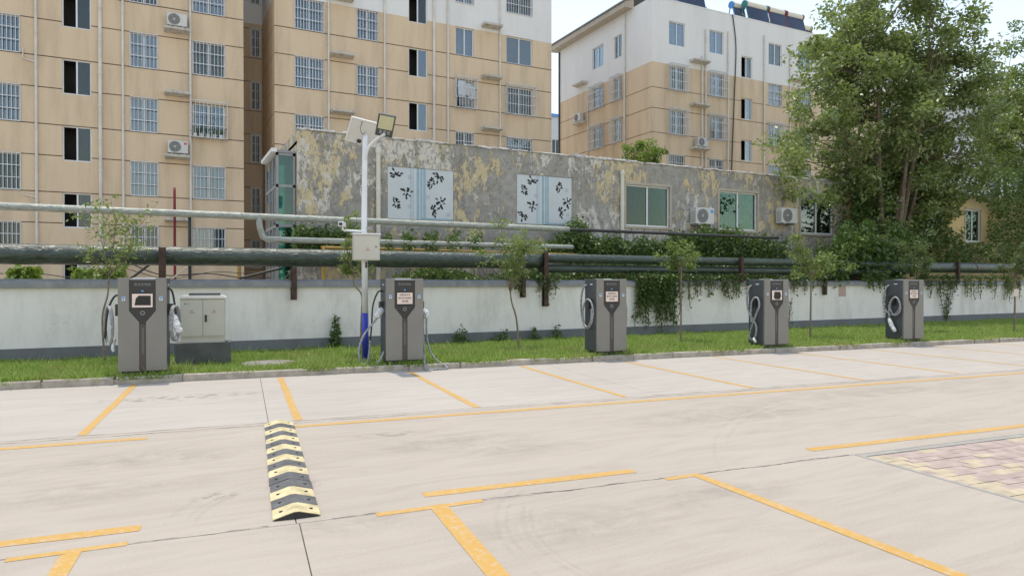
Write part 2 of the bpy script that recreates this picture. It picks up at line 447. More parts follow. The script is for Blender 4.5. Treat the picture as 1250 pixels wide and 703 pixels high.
def leaves(name, mat, centers, size, parent=None, droop=.3, aspect=.5, jitter=.35, loc=(0, 0, 0), seed=0):
    """one small folded blade for every centre"""
    r = np.random.default_rng(seed)
    C = np.asarray(centers, float); n = len(C)
    L = size * (1 + jitter * (r.random(n) * 2 - 1))
    ax = r.normal(size=(n, 3)); ax[:, 2] = ax[:, 2] * .6 - droop
    ax /= np.linalg.norm(ax, axis=1)[:, None]
    nr = r.normal(size=(n, 3)) * .8 + np.array([0, 0, .9]); sd = np.cross(ax, nr)
    sd /= np.linalg.norm(sd, axis=1)[:, None] + 1e-9
    nn = np.cross(sd, ax)
    W = (L * aspect * .5)[:, None]; L = L[:, None]
    v = np.empty((n, 4, 3))
    v[:, 0] = C; v[:, 1] = C + ax * L * .45 + sd * W + nn * L * .06
    v[:, 2] = C + ax * L; v[:, 3] = C + ax * L * .45 - sd * W + nn * L * .06
    me = bpy.data.meshes.new(name)
    me.vertices.add(n * 4); me.vertices.foreach_set('co', v.reshape(-1))
    me.loops.add(n * 4); me.loops.foreach_set('vertex_index', np.arange(n * 4, dtype=np.int32))
    me.polygons.add(n); me.polygons.foreach_set('loop_start', np.arange(0, n * 4, 4, dtype=np.int32))
    me.polygons.foreach_set('loop_total', np.full(n, 4, dtype=np.int32))
    me.materials.append(MAT[mat]); me.update(calc_edges=True); me.validate()
    return link(name, me, parent, loc)
_tx = {}
def text_mesh(body, size, mat, vertical=False):
    key = (body, size, mat)
    if key in _tx: return _tx[key]
    cu = bpy.data.curves.new('lettering', 'FONT'); cu.body = body; cu.size = size
    cu.align_x = 'CENTER'; cu.align_y = 'CENTER'; cu.extrude = .0006; cu.resolution_u = 2
    ob = bpy.data.objects.new('lettering', cu); COL.objects.link(ob)
    dg = bpy.context.evaluated_depsgraph_get()
    me = bpy.data.meshes.new_from_object(ob.evaluated_get(dg))
    bpy.data.objects.remove(ob); me.materials.clear(); me.materials.append(MAT[mat])
    _tx[key] = me; return me

# ------------------------------------------------------------------ the ground
struct(MB().quad((-900, -900, -.03), (900, -900, -.03), (900, 900, -.03), (-900, 900, -.03)).build('ground', 'ground'))
lotE = MB().quad((-30, -12, -.012), (70, -12, -.012), (70, 13, -.012), (-30, 13, -.012)).build('parking_lot', 'joint', None, (0, 0, 0), -DYAW)
struct(lotE)
SLAB = {}
def slab(x0, x1, y0, y1, mat='concrete'):
    MB().box(x0 + .0035, x1 - .0035, y0 + .004, y1 - .004, -.11, 0).build('concrete_slab', mat, lotE, bevel=.003)
xs_bay = [-30, -16.4, -10.8, -5.3, .29, 5.85, 11.4, 17, 22.6, 28.2, 34, 50, 70]
for a, b in zip(xs_bay, xs_bay[1:]): slab(a, b, 8.79, 13.0, 'concrete_bay')
xs_st = [-30, -13, -6.5, .29, 7.4, 14.4, 21.5, 28.6, 45, 70]
for a, b in zip(xs_st, xs_st[1:]): slab(a, b, 8.66, 8.79)
xs_dr = [-30, -16.4, -10.8, -5.3, .35, 7.9, 13.5, 19, 25, 45, 70]
for a, b in zip(xs_dr, xs_dr[1:]): slab(a, b, 5.04, 8.66)
PX0 = 5.62
xs_near = [-30, -16.4, -10.8, -5.3, .37, PX0]
for a, b in zip(xs_near, xs_near[1:]): slab(a, b, -12, 5.04)
slab(PX0, 12, -12, .8); slab(12, 70, -12, 5.04)
# paver patch let into the slabs
MAT['sand'] = simple('joint_sand', (.26, .225, .19), .95, .25, 9)
patch = MB().quad((PX0, .8, -.012), (12, .8, -.012), (12, 5.04, -.012), (PX0, 5.04, -.012)).build('paver_patch', 'sand', lotE)
MB().box(PX0 + .002, PX0 + .05, .8, 5.03, -.1, .001).build('edging_strip', 'edging', patch)
MB().box(PX0 + .052, 11.9, 4.95, 5.03, -.1, .001).build('edging_strip', 'edging', patch)
BL, BW = .225, .112
pv = {k: MB().box(.002, BL - .002, .002, BW - .002, -.08, 0).mesh('paver', k) for k in ('paver_pink', 'paver_yellow')}
hb = {k: MB().box(.002, BL / 2 - .002, .002, BW - .002, -.08, 0).mesh('paver', k) for k in ('paver_pink', 'paver_yellow')}
cnt = 0
for r in range(30):
    y = 4.945 - (r + 1) * BW
    if y < 2.9: break
    off = 0 if r % 2 == 0 else -BL / 2
    for c in range(22):
        x = PX0 + .055 + c * BL + off
        if x < PX0 + .05:
            link('paver', hb['paver_yellow' if random.random() < .8 else 'paver_pink'], patch, (PX0 + .055, y, -.003 + random.uniform(-.003, .003))); cnt += 1; continue
        # keep to what the lens can see plus a margin
        pw = GX * x + GY * y
        fwd = pw @ _F - CAM_H * 0; u = 625 + FPX * (pw @ _R) / max(.1, (pw @ _F))
        if u > 1330 or cnt > 290: continue
        diag = (c - r * .55) % 9
        yel = c == 0 or (c == 1 and r % 2) or (diag < 1.1 and c > 2) or random.random() < .05
        me = pv['paver_yellow' if yel else 'paver_pink']
        o = link('paver', me, patch, (x, y, -.003 + random.uniform(-.003, .003)), random.uniform(-.012, .012)); cnt += 1
rest = MB()
for r in range(40):
    y = 4.945 - (r + 1) * BW
    if y < .85: break
    for c in range(28):
        x = PX0 + .055 + c * BL + (0 if r % 2 == 0 else -BL / 2)
        pw = GX * x + GY * y; u = 625 + FPX * (pw @ _R) / max(.1, (pw @ _F))
        if (u > 1330 or y < 2.9) and x > PX0 + .05 and x < 11.7: rest.box(x + .003, x + BL - .003, y + .003, y + BW - .003, -.08, -.003)
if rest.v: stuff(rest.build('paver_rest', 'paver_pink', patch))

# painted lines, each its own mark on the lot
def mark(pts, z=.004):
    MB().quad(*[(x, y, z) for x, y in pts]).build('painted_line', 'paint', lotE)
def wobbly(x0, y0, x1, y1, w, n=10):
    dx, dy = x1 - x0, y1 - y0; L = math.hypot(dx, dy); nx, ny = -dy / L * w / 2, dx / L * w / 2
    a, b = [], []
    for i in range(n + 1):
        t = i / n; k = 1 + random.uniform(-.09, .09); j = random.uniform(-.006, .006)
        a.append((x0 + dx * t + nx * k + j, y0 + dy * t + ny * k)); b.append((x0 + dx * t - nx * k + j, y0 + dy * t - ny * k))
    m = MB(); m.v = [(*p, .0025) for p in a] + [(*p, .0025) for p in b]
    m.f = [(i, i + 1, n + 2 + i, n + 1 + i) for i in range(n)]
    m.build('painted_line', 'paint', lotE)
for x in (-1.665, .64, 2.97, 5.29, 7.66, 10.08, 12.45, 14.85, 17.2, 19.6, 22.0, 24.4, 26.8):
    wobbly(x, 8.83, x - .01, 12.9, .10)
for x in (-4.0, -6.35): wobbly(x, 8.83, x, 12.9, .10)
wobbly(.48, 8.44, 32, 8.40, .115, 60)
wobbly(-12, 8.44, -.97, 8.40, .115, 24)
wobbly(-6.0, 5.34, -.66, 5.345, .125, 14)
wobbly(1.34, 5.345, 3.28, 5.335, .12, 8)
wobbly(5.36, 5.35, 14, 5.27, .115, 20)
wobbly(-1.36, 5.02, -.70, 5.055, .075, 4)
wobbly(.91, 5.01, 1.74, 5.04, .078, 4)
wobbly(3.40, 5.00, 3.76, 5.02, .075, 3)
mark([(-1.06, 4.99), (-.95, 5.02), (-.955, 1.0), (-1.08, 1.0)], .0028)
mark([(1.315, 4.985), (1.45, 5.0), (1.43, 1.0), (1.30, 1.0)], .0028)
mark([(3.68, 5.02), (3.78, 5.02), (4.02, 1.0), (3.90, 1.0)], .0028)

# stains, tyre marks and crumbled joints
def decal_mat(name, col, lo, hi, sc, amt, aniso=(1, 1, 1)):
    m, nt, b = new_mat(name)
    f = ramp(nt, noise(nt, world_coords(nt, aniso), sc, 9, .75, .5), [(lo, 0.0), (hi, amt)])
    uvn = node(nt, 'ShaderNodeTexCoord'); vm = node(nt, 'ShaderNodeVectorMath', operation='LENGTH'); nt.links.new(uvn.outputs['Object'], vm.inputs[0])
    edge_ = ramp(nt, vm.outputs['Value'], [(.35, 1.0), (1.0, 0.0)])
    ml = node(nt, 'ShaderNodeMath', operation='MULTIPLY'); nt.links.new(f, ml.inputs[0]); nt.links.new(edge_, ml.inputs[1])
    nt.links.new(ml.outputs[0], b.inputs['Alpha']); b.inputs['Base Color'].default_value = (*col, 1); b.inputs['Roughness'].default_value = .85
    return m
MAT['stain'] = decal_mat('dried_mud_stain', (.20, .175, .15), .48, .70, 7, .6)
MAT['stain_soft'] = decal_mat('soft_dirt_stain', (.33, .295, .255), .40, .78, 2.2, .34)
def tyre_mat():
    m, nt, b = new_mat('tyre_rubber_trace')
    f = ramp(nt, noise(nt, world_coords(nt, (1, 1, 1)), 5, 8, .75), [(.40, .0), (.76, .10)])
    nt.links.new(f, b.inputs['Alpha']); b.inputs['Base Color'].default_value = (.16, .15, .14, 1); b.inputs['Roughness'].default_value = .8
    return m
MAT['tyre'] = tyre_mat()
disc = [(math.cos(a) * 1.0, math.sin(a) * 1.0, 0) for a in np.linspace(0, 2 * math.pi, 25)[:-1]]
for k, (u, v, sx, sy, mt) in enumerate(((262, 606, .20, .16, 'stain'), (366, 592, .30, .14, 'stain'), (225, 485, 1.5, .35, 'stain'), (480, 530, .5, .14, 'stain'), (640, 548, .8, .3, 'stain_soft'), (560, 540, 1.3, .5, 'stain_soft'), (900, 505, 2.2, .5, 'stain_soft'), (120, 600, 1.0, .4, 'stain_soft'), (700, 640, 1.0, .5, 'stain_soft'), (1050, 480, 2.5, .5, 'stain_soft'), (420, 640, .7, .3, 'stain_soft'), (180, 560, 1.2, .4, 'stain_soft'), (755, 595, .16, .05, 'stain'), (880, 600, .8, .35, 'stain_soft'))):
    x, y = on_ground(u, v); m_ = MB(); m_.quad(*disc)
    o_ = m_.build('ground_stain', mt, lotE, (x, y, .0010 + k * .00003)); o_.scale = (sx, sy, 1)
def tyre(cx, cy, r, a0, a1, w, k):
    m_ = MB(); n_ = 26
    for i in range(n_ + 1):
        a = R(a0 + (a1 - a0) * i / n_); ww = w / 2 * math.sin(math.pi * (i + 1.5) / (n_ + 3)) ** .4
        m_.v += [(cx + math.cos(a) * (r - ww), cy + math.sin(a) * (r - ww), .0032 + k * .00005), (cx + math.cos(a) * (r + ww), cy + math.sin(a) * (r + ww), .0032 + k * .00005)]
    m_.f = [(2 * i, 2 * i + 2, 2 * i + 3, 2 * i + 1) for i in range(n_)]
    m_.build('tyre_mark', 'tyre', lotE)
tx, ty = on_ground(225, 630)
tyre(tx + 1.0, ty - .25, .92, 120, 178, .05, 0); tyre(tx + 1.0, ty - .25, .99, 122, 178, .04, 1); tyre(tx + 1.0, ty - .25, 1.12, 118, 176, .05, 2)
tx, ty = on_ground(640, 660)
for k, (dx_, rr_, a_, b_) in enumerate(((0, 1.6, 128, 196), (.02, 1.68, 140, 205), (-.03, 1.75, 122, 180), (.05, 1.9, 135, 190))): tyre(tx + 1.7 + dx_, ty - .2, rr_, a_, b_, .03 + .012 * (k % 2), 3 + k)
tyre(9.0, 2.2, 5.62, 96, 140, .07, 8); tyre(9.3, 2.0, 6.1, 104, 150, .05, 9)
for k in range(4): tyre(-3.5, 11.2, 4.2 + k * .09, 270, 325, .05, 14 + k)
def crack(pts_, wmax, seed, step=.035):
    r_ = random.Random(seed); m_ = MB(); P_ = []
    for (x0, y0), (x1, y1) in zip(pts_, pts_[1:]):
        n_ = max(2, int(math.hypot(x1 - x0, y1 - y0) / step))
        P_ += [(x0 + (x1 - x0) * i / n_, y0 + (y1 - y0) * i / n_) for i in range(n_)]
    off = 0; ww = 0
    for i, (x, y) in enumerate(P_):
        off = off * .85 + r_.uniform(-.009, .009); ww = max(.0015, min(wmax, ww * .8 + r_.uniform(-.2, .3) * wmax)); m_.v += [(x, y + off - ww / 2, .0018), (x, y + off + ww / 2, .0018)]
    m_.f = [(2 * i, 2 * i + 2, 2 * i + 3, 2 * i + 1) for i in range(len(P_) - 1)]
    m_.build('crumbled_joint', 'joint', lotE)
crack([(-6, 5.05), (.2, 5.045)], .02, 1); crack([(.6, 5.045), (5.6, 5.05)], .03, 2); crack([(-8, 8.66), (30, 8.66)], .02, 3); crack([(-8, 8.79), (8, 8.79)], .015, 4); crack([(8, 8.79), (30, 8.79)], .02, 5)
m_ = None

# kerb: separate stones
kerbE = MB().box(-30, 70, 13.02, 13.11, -.1, .085).build('kerb', 'kerb', None, (0, 0, 0), -DYAW); struct(kerbE)
stone = MB().prism_x([(13.0, -.1), (13.12, -.1), (13.12, .115), (13.014, .115), (13.0, .10)], .002, .998).mesh('kerb_stone', 'kerb')
for i in range(-8, 46):
    link('kerb_stone', stone, kerbE, (i, random.uniform(-.01, .01), random.uniform(-.008, .008)), random.uniform(-.004, .004))

# grass verge between kerb and wall
WALL_Y = 17.6
def kerb_y(x): return float(13.12 / math.cos(DYAW) - x * math.tan(DYAW))
bed = MB()
gx_ = [(-14 + i * 1.0) for i in range(76)]
for i, x in enumerate(gx_):
    for j in range(7):
        t = j / 6; y0 = kerb_y(x); bed.v.append((x, y0 + (WALL_Y + .05 - y0) * t, .085 - .10 * t + .025 * math.sin(x * 1.3 + j) * (0 < j < 6)))
for i in range(len(gx_) - 1):
    for j in range(6): bed.f.append((i * 7 + j, (i + 1) * 7 + j, (i + 1) * 7 + j + 1, i * 7 + j + 1))
struct(bed.build('grass_verge', 'soil', smooth=True))
MAN = lot(.50, 14.45, 0)
N = 380000
gxs = -7 + 42 * rng.random(N) ** 1.25
ky = 13.12 / math.cos(DYAW) - gxs * math.tan(DYAW)
gys = ky - .02 + (WALL_Y - ky + .02) * rng.random(N) ** 1.25
clump = np.sin(gxs * 2.1 + 1.3 * np.sin(gys * 1.7)) * np.sin(gys * 2.6 + gxs * .7) + .8 * np.sin(gxs * 6.3) * np.sin(gys * 5.1)
dman = np.hypot((gxs - MAN.x) / .62, (gys - MAN.y) / .52)
bare = np.exp(-(((gxs - MAN.x - .75) / .7) ** 2 + ((gys - MAN.y - .75) / .6) ** 2))
keep = (rng.random(N) < .72 + .28 * clump) & (dman > 1.0) & (rng.random(N) > bare * .85)
gxs, gys, clump = gxs[keep], gys[keep], clump[keep]
tuft = []                                              # tufts spilling over the kerb
for k in range(70):
    tx_ = -6 + 36 * rng.random() ** 1.2; q = int(25 + 90 * rng.random()); tuft.append(np.stack([tx_ + rng.normal(size=q) * (.06 + .16 * rng.random()), -.03 - np.abs(rng.normal(size=q)) * .05], 1))
tuft = np.concatenate(tuft); tky = 13.12 / math.cos(DYAW) - tuft[:, 0] * math.tan(DYAW) + tuft[:, 1]
ntuft = len(tuft); gxs = np.concatenate([gxs, tuft[:, 0]]); gys = np.concatenate([gys, tky]); clump = np.concatenate([clump, np.full(ntuft, .5)]); n = len(gxs)
h = (.06 + .075 * rng.random(n) + .035 * np.clip(clump, 0, 2)) * np.where(rng.random(n) < .02, 1.9, 1)
ang = rng.random(n) * 2 * np.pi; lean = h * (.35 + .7 * rng.random(n)); la = rng.random(n) * 2 * np.pi
w = .007 + .010 * rng.random(n)
zg = .07 - .10 * (gys - 13.12 / math.cos(DYAW) + gxs * math.tan(DYAW)) / (WALL_Y - 13.12 / math.cos(DYAW) + gxs * math.tan(DYAW))
gv = np.empty((n, 3, 3))
gv[:, 0] = np.stack([gxs - np.cos(ang) * w, gys - np.sin(ang) * w, zg], 1)
gv[:, 1] = np.stack([gxs + np.cos(ang) * w, gys + np.sin(ang) * w, zg], 1)
gv[:, 2] = np.stack([gxs + np.cos(la) * lean, gys + np.sin(la) * lean, zg + h], 1)
me = bpy.data.meshes.new('grass')
me.vertices.add(n * 3); me.vertices.foreach_set('co', gv.reshape(-1))
me.loops.add(n * 3); me.loops.foreach_set('vertex_index', np.arange(n * 3, dtype=np.int32))
me.polygons.add(n); me.polygons.foreach_set('loop_start', np.arange(0, n * 3, 3, dtype=np.int32))
me.polygons.foreach_set('loop_total', np.full(n, 3, dtype=np.int32))
me.materials.append(MAT['grass']); me.update(calc_edges=True)
stuff(tag(link('grass', me), 'short green grass covering the verge behind the kerb', 'grass'))
mh = MB().lathe((0, 0, 0), (0, 0, 1), [(0, .01), (.001, .56), (.035, .56), (.05, .545), (.05, .01)], 28).build('manhole_cover', 'manhole', None, (MAN.x, MAN.y, .05))
tag(mh, 'round grey concrete manhole cover lying in the grass', 'manhole cover')

# ------------------------------------------------------------------ boundary wall
wallE = thing('boundary_wall', 'low white wall with grey coping and grey plinth behind the grass', 'wall', (0, WALL_Y, 0))
MB().box(-30, 80, .03, .24, .295, 1.60).build('wall_body', 'white_wall', wallE)
MB().box(-30, 80, 0, .27, -.1, .30).build('plinth', 'plinth_grey', wallE)
for i in range(-8, 22):                        # coping is cast in lengths
    MB().prism_x([(-.05, 1.585), (.32, 1.585), (.32, 1.70), (.14, 1.775), (-.05, 1.71)], i * 3.6 + .004, i * 3.6 + 3.596).build('coping', 'coping_grey', wallE)

# ------------------------------------------------------------------ facades
def facade(uz, holes, grooves, reveal, mat_name, groove_d=.022, gh=.021):
    """wall sheet with real openings and a list of groove runs; coordinates (u, depth, z)"""
    u0, u1, z0, z1 = uz
    us = sorted({u0, u1} | {min(max(x, u0), u1) for h in holes for x in h[:2]})
    zs = sorted({z0, z1} | {min(max(x, z0), z1) for h in holes for x in h[2:]} | {z for g in grooves for z in (g - gh, g + gh) if z0 < z < z1})
    w, runs = MB(), {}
    def inhole(u, z): return any(h[0] < u < h[1] and h[2] < z < h[3] for h in holes)
    def ing(z): return next((g for g in grooves if abs(z - g) < gh), None)
    for c, e in zip(zs, zs[1:]):
        for a, b in zip(us, us[1:]):
            if e - c < 1e-6 or b - a < 1e-6: continue
            mu, mz = (a + b) / 2, (c + e) / 2
            if inhole(mu, mz): continue
            g = ing(mz)
            if g is not None:
                L_ = runs.setdefault((c, e), [])
                if L_ and abs(L_[-1][1] - a) < 1e-6: L_[-1][1] = b
                else: L_.append([a, b])
                w.quad((a, 0, c), (b, 0, c), (b, groove_d, c), (a, groove_d, c)); w.quad((a, groove_d, e), (b, groove_d, e), (b, 0, e), (a, 0, e))
            else: w.quad((a, 0, c), (b, 0, c), (b, 0, e), (a, 0, e))
    for h in holes:
        a, b, c, e = max(h[0], u0), min(h[1], u1), max(h[2], z0), min(h[3], z1)
        if b <= a or e <= c: continue
        w.quad((a, 0, c), (a, reveal, c), (a, reveal, e), (a, 0, e)); w.quad((b, 0, c), (b, 0, e), (b, reveal, e), (b, reveal, c))
        if c > z0: w.quad((a, 0, c), (b, 0, c), (b, reveal, c), (a, reveal, c))
        if e < z1: w.quad((a, 0, e), (a, reveal, e), (b, reveal, e), (b, 0, e))
    return w, [(a, b, c, e) for (c, e), L_ in runs.items() for a, b in L_]
def grooves_of(bld, runs, put, d=.022):
    for a, b, c, e in runs: MB().quad(*[put(u, d, z) for u, z in ((a, c), (b, c), (b, e), (a, e))]).build('groove', 'groove', bld)
front = lambda dy: (lambda u, dd, z: (u, dd + dy, z))
def window(bld, x, y, z, w, h, kind, rz=0, curtain='curtain', reveal=.14, frame='pvc', glass='glass', side=None):
    """frame object with panes, dark room, curtain and grille as sub-parts; origin at lower left of opening"""
    key = (round(w, 2), round(h, 2))
    def mk():
        f = .055; m = MB(); y0, y1 = reveal - .06, reveal + .01
        m.box(0, w, y0, y1, 0, f).box(0, w, y0, y1, h - f, h).box(0, f, y0, y1, f, h - f).box(w - f, w, y0, y1, f, h - f)
        m.box(w / 2 - .03, w / 2 + .03, y0 - .004, y1, f, h - f); return m.mesh('window', frame)
    wo = link('window', cached(('wf', key, frame, reveal), mk), bld, (x, y, z), rz)
    if glass == 'glass' and random.random() < .45:
        glass = 'glass_dim'
    pm = cached(('pane', key, glass, reveal), lambda: MB().box(.055, w / 2 - .03, reveal - .03, reveal - .022, .055, h - .055).mesh('pane', glass))
    opened = kind == 'stair'
    link('pane', pm, wo, (w / 2 - .025 if opened else 0, .02 if opened else 0, 0))
    link('pane', pm, wo, (w / 2 - .025, -.001, 0))
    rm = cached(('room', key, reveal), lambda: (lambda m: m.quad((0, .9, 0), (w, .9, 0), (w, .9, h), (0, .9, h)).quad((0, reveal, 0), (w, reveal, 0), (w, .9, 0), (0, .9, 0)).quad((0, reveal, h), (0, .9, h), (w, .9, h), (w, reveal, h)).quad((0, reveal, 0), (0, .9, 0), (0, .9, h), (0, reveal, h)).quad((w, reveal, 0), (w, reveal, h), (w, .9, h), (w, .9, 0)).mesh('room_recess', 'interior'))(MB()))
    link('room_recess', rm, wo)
    if curtain and kind != 'stair':
        def mc(a, b):
            m = MB(); k = max(6, int((b - a) / .035))
            for i in range(k + 1):
                xx = a + (b - a) * i / k; dy = .03 * math.sin(i * 1.9) + .012 * math.sin(i * 5.1); m.v += [(xx, reveal + .14 + dy, .03), (xx, reveal + .14 + dy, h - .03)]
            m.f = [(2 * i, 2 * i + 2, 2 * i + 3, 2 * i + 1) for i in range(k)]; return m.mesh('curtain', curtain, True)
        r = random.random()
        spans = [(.03, w - .03)] if r < .35 else ([(.03, w * .42), (w * .62, w - .03)] if r < .75 else [(w * .5, w - .03)])
        for a, b in spans: link('curtain', cached(('cur', key, curtain, round(a, 2), round(b, 2), reveal), lambda: mc(a, b)), wo)
    if kind in ('bars', 'cage'):
        def mg():
            m = MB(); p = .016 if kind == 'bars' else .014; out = -.02 if kind == 'bars' else -.34
            e = 0 if kind == 'bars' else .07
            nb = max(6, int(w / .14))
            for i in range(nb + 1):
                xx = -e + (w + 2 * e) * i / nb; m.box(xx - p * .7, xx + p * .7, out - p, out + p, -e, h + e)
            for k in range(4):
                zz = -e + (h + 2 * e) * k / 3; m.box(-e, w + e, out - p * 1.5, out - p * .2, zz - p, zz + p)
            if kind == 'cage':
                for xx in (-e, w + e):
                    for k in range(4):
                        zz = -e + (h + 2 * e) * k / 3; m.box(xx - p, xx + p, out, -.001, zz - p, zz + p)
                    for k in (1, 2): m.box(xx - p * .7, xx + p * .7, out * k / 3 - p, out * k / 3 + p, -e, h + e)
                for i in range(nb + 1):
                    xx = -e + (w + 2 * e) * i / nb; m.box(xx - p * .7, xx + p * .7, out, -.001, -e - p, -e + p).box(xx - p * .7, xx + p * .7, out, -.001, h + e - p, h + e + p)
            return m.mesh('security_grille', 'grille')
        link('security_grille', cached(('gr', key, kind), mg), wo)
    return wo
def drain(bld, x, z0, z1, y=-.07, r=.055, mat='drain'):
    me = cached(('drain', round(z1 - z0, 2), r, mat), lambda: (lambda m: [m.tube([(0, 0, 0), (0, 0, z1 - z0)], r, 10)] + [m.tube([(0, 0, k), (0, 0, k + .09)], r * 1.25, 10) for k in np.arange(.6, z1 - z0 - .2, 1.42)] + [m.box(-.015, .015, 0, .07, k + .02, k + .06) for k in np.arange(.6, z1 - z0 - .2, 1.42)] and m)(MB()).mesh('drain_pipe', mat, False))
    return link('drain_pipe', me, bld, (x, y, z0))
def ledge(bld, x0, x1, z, rz=0, loc=None):
    me = cached(('ledge', round(x1 - x0, 2)), lambda: MB().prism_x([(0, 0), (-.50, .06), (-.50, .17), (0, .19)], 0, x1 - x0).mesh('ledge', 'ledge'))
    return link('ledge', me, bld, loc or (x0, 0, z - .18), rz)
HEAD = [4.23, 7.08, 9.93, 12.78, 15.63, 18.48]
WH = 1.52
FY = 34.7
BX0, BX1, RX0, RX1 = -14.0, 20.18, 3.34, 4.74
bld = thing('apartment_building', 'long beige apartment block with barred windows and a dark recessed stairwell slot', 'building', (0, FY, 0))
def wing(x0, x1, wins):
    holes = [(a, b, hd - hh, hd) for (a, b, hd, hh, *_r) in wins]
    gz = sorted({h for h in HEAD[:4]} | {h - WH - .02 for h in HEAD[:5]})
    wl, gr = facade((x0, x1, -.05, 15.65), holes, gz, .14, 'beige')
    wl.build('wall', 'beige', bld); grooves_of(bld, gr, front(0))
    wu, g2 = facade((x0, x1, 15.65, 21.5), holes, [], .14, 'facade_white')
    wu.build('upper_wall', 'facade_white', bld)
    for (a, b, hd, hh, kind, *cu) in wins:
        window(bld, a, 0, hd - hh, b - a, hh, kind, curtain=cu[0] if cu else 'curtain')
lw = []
for i, hd in enumerate(HEAD):
    lw.append((-7.15, -5.35, hd, WH, 'bars')); lw.append((-1.36, -.26, hd, WH, 'bars'))
    lw.append((1.15, 2.53, hd, WH, 'cage' if i == 2 else 'bars'))
    lw.append((-11.2, -9.8, hd, WH, 'bars'))
for hd in HEAD: lw.append((-3.89, -2.82, hd - 1.54, 1.50, 'stair'))
wing(BX0, RX0, [q for q in lw if q[2] - q[3] > .3])
mw = []
for i, hd in enumerate(HEAD):
    mw.append((5.68, 7.09, hd, WH, 'bars')); mw.append((8.74, 9.84, hd, WH, 'bars'))
    mw.append((14.14, 15.23, hd, WH, ['bars', 'bars', 'bars', 'cage', 'slide', 'bars'][i]))
    mw.append((17.23, 18.90, hd, WH, ['bars', 'bars', 'bars', 'cage', 'slide', 'bars'][i], 'curtain_green' if i == 4 else 'curtain'))
    mw.append((11.48, 12.53, hd - 1.54, 1.50, 'stair'))
wing(RX1, BX1, [q for q in mw if q[2] - q[3] > .3])
# stairwell recess: side walls and back wall with narrow windows
gz = sorted({h for h in HEAD[:4]} | {h - WH - .02 for h in HEAD[:5]})
for X in (RX0, RX1):
    w_, g_ = facade((0, 4.66, -.05, 15.65), [], gz, .1, 'beige')
    s = 1 if X == RX1 else -1
    side = MB(); side.v = [(X + s * v[1], v[0], v[2]) for v in w_.v]; side.f = list(w_.f); side.build('side_wall', 'beige', bld)
    grooves_of(bld, g_, lambda u, dd, z: (X + s * dd, u, z))
MB().quad((RX0, 0, 15.65), (RX0, 4.66, 15.65), (RX0, 4.66, 21.5), (RX0, 0, 21.5)).quad((RX1, 0, 15.65), (RX1, 0, 21.5), (RX1, 4.66, 21.5), (RX1, 4.66, 15.65)).build('upper_side_wall', 'facade_white', bld)
xr0, xr1 = at(306, 100, FY + 4.66).x, at(318.2, 100, FY + 4.66).x
rh = [(xr0, xr1, hd - .25 - 1.5, hd - .25) for hd in HEAD]
w_, g_ = facade((RX0, RX1, -.05, 15.65), rh, [h - .25 for h in HEAD[:5]] + [h - 1.83 for h in HEAD[:5]], .1, 'beige')
w_.build('back_wall', 'beige', bld, (0, 4.66, 0)); grooves_of(bld, g_, front(4.66))
w_, g_ = facade((RX0, RX1, 15.65, 21.5), rh, [], .1, 'facade_white'); w_.build('upper_back_wall', 'facade_white', bld, (0, 4.66, 0))
for a, b, c, e in rh: window(bld, a, 4.66, c, b - a, e - c, 'bars', reveal=.1)
m = MB(); m.quad((BX0, 0, -.05), (BX0, 0, 21.5), (BX0, 12, 21.5), (BX0, 12, -.05)).quad((BX1, 0, -.05), (BX1, 12, -.05), (BX1, 12, 15.65), (BX1, 0, 15.65)).quad((BX0, 12, -.05), (BX0, 12, 21.5), (BX1, 12, 21.5), (BX1, 12, -.05))
m.build('end_wall', 'beige', bld)
MB().quad((BX1, 0, 15.65), (BX1, 12, 15.65), (BX1, 12, 21.5), (BX1, 0, 21.5)).build('upper_end_wall', 'facade_white', bld)
MB().box(BX0 - .1, BX1 + .1, -.1, 12.1, 21.5, 21.7).build('roof', 'ledge', bld)
for x in (-4.8, -2.49, -1.63, 1.06, 7.31, 10.17, 12.88, 13.68, 16.81):
    drain(bld, x, .2, 21.3, r=.07 if x in (-2.49, 12.88) else .05)
for x0, x1 in ((0.0, 1.02), (7.40, 8.52), (15.67, 16.78)):
    for hd in HEAD[:5]: ledge(bld, x0, x1, hd + .38)
# small waste pipes by the windows
for (x0, x1, z) in ((-5.25, -4.8, 11.0), (-5.25, -4.8, 5.35)):
    MB().tube([(x0, -.05, z + .45 if z > 6 else z + .1), (x0, -.05, z + .02), (x1, -.07, z - .08)], .03, 8).build('waste_pipe', 'drain', bld)

# right-hand block
RBX, RBX1, RBD = 27.5, 58.0, 11.4
rb = thing('apartment_building', 'beige and white apartment block with solar water heaters on its flat roof', 'building', (RBX, FY, 0))
rw = []
for i, hd in enumerate(HEAD):
    up = i == 5
    rw.append((28.88 - RBX, 30.21 - RBX, hd, WH, 'slide' if up else 'cage' if i >= 3 else 'bars', None if up else 'curtain'))
    rw.append((32.29 - RBX, 33.54 - RBX, hd, WH, 'slide' if up else 'cage' if i >= 3 else 'bars', None if up else 'curtain'))
    rw.append((35.15 - RBX, 36.17 - RBX, hd - 1.30, 1.46, 'stair'))
    rw.append((37.73 - RBX, 39.01 - RBX, hd, WH, 'slide' if up else 'cage' if i == 3 else 'bars', 'curtain_brown' if up else 'curtain'))
    rw.append((40.67 - RBX, 42.02 - RBX, hd, WH, 'slide' if up else 'bars'))
    rw.append((45.0 - RBX, 46.4 - RBX, hd, WH, 'bars')); rw.append((50.0 - RBX, 51.4 - RBX, hd, WH, 'slide'))
rw = [q for q in rw if q[2] - q[3] > .3]
holes = [(a, b, hd - hh, hd) for (a, b, hd, hh, *_r) in rw]
w_, g_ = facade((0, RBX1 - RBX, -.05, 15.69), holes, gz, .14, 'beige'); w_.build('wall', 'beige', rb); grooves_of(rb, g_, front(0))
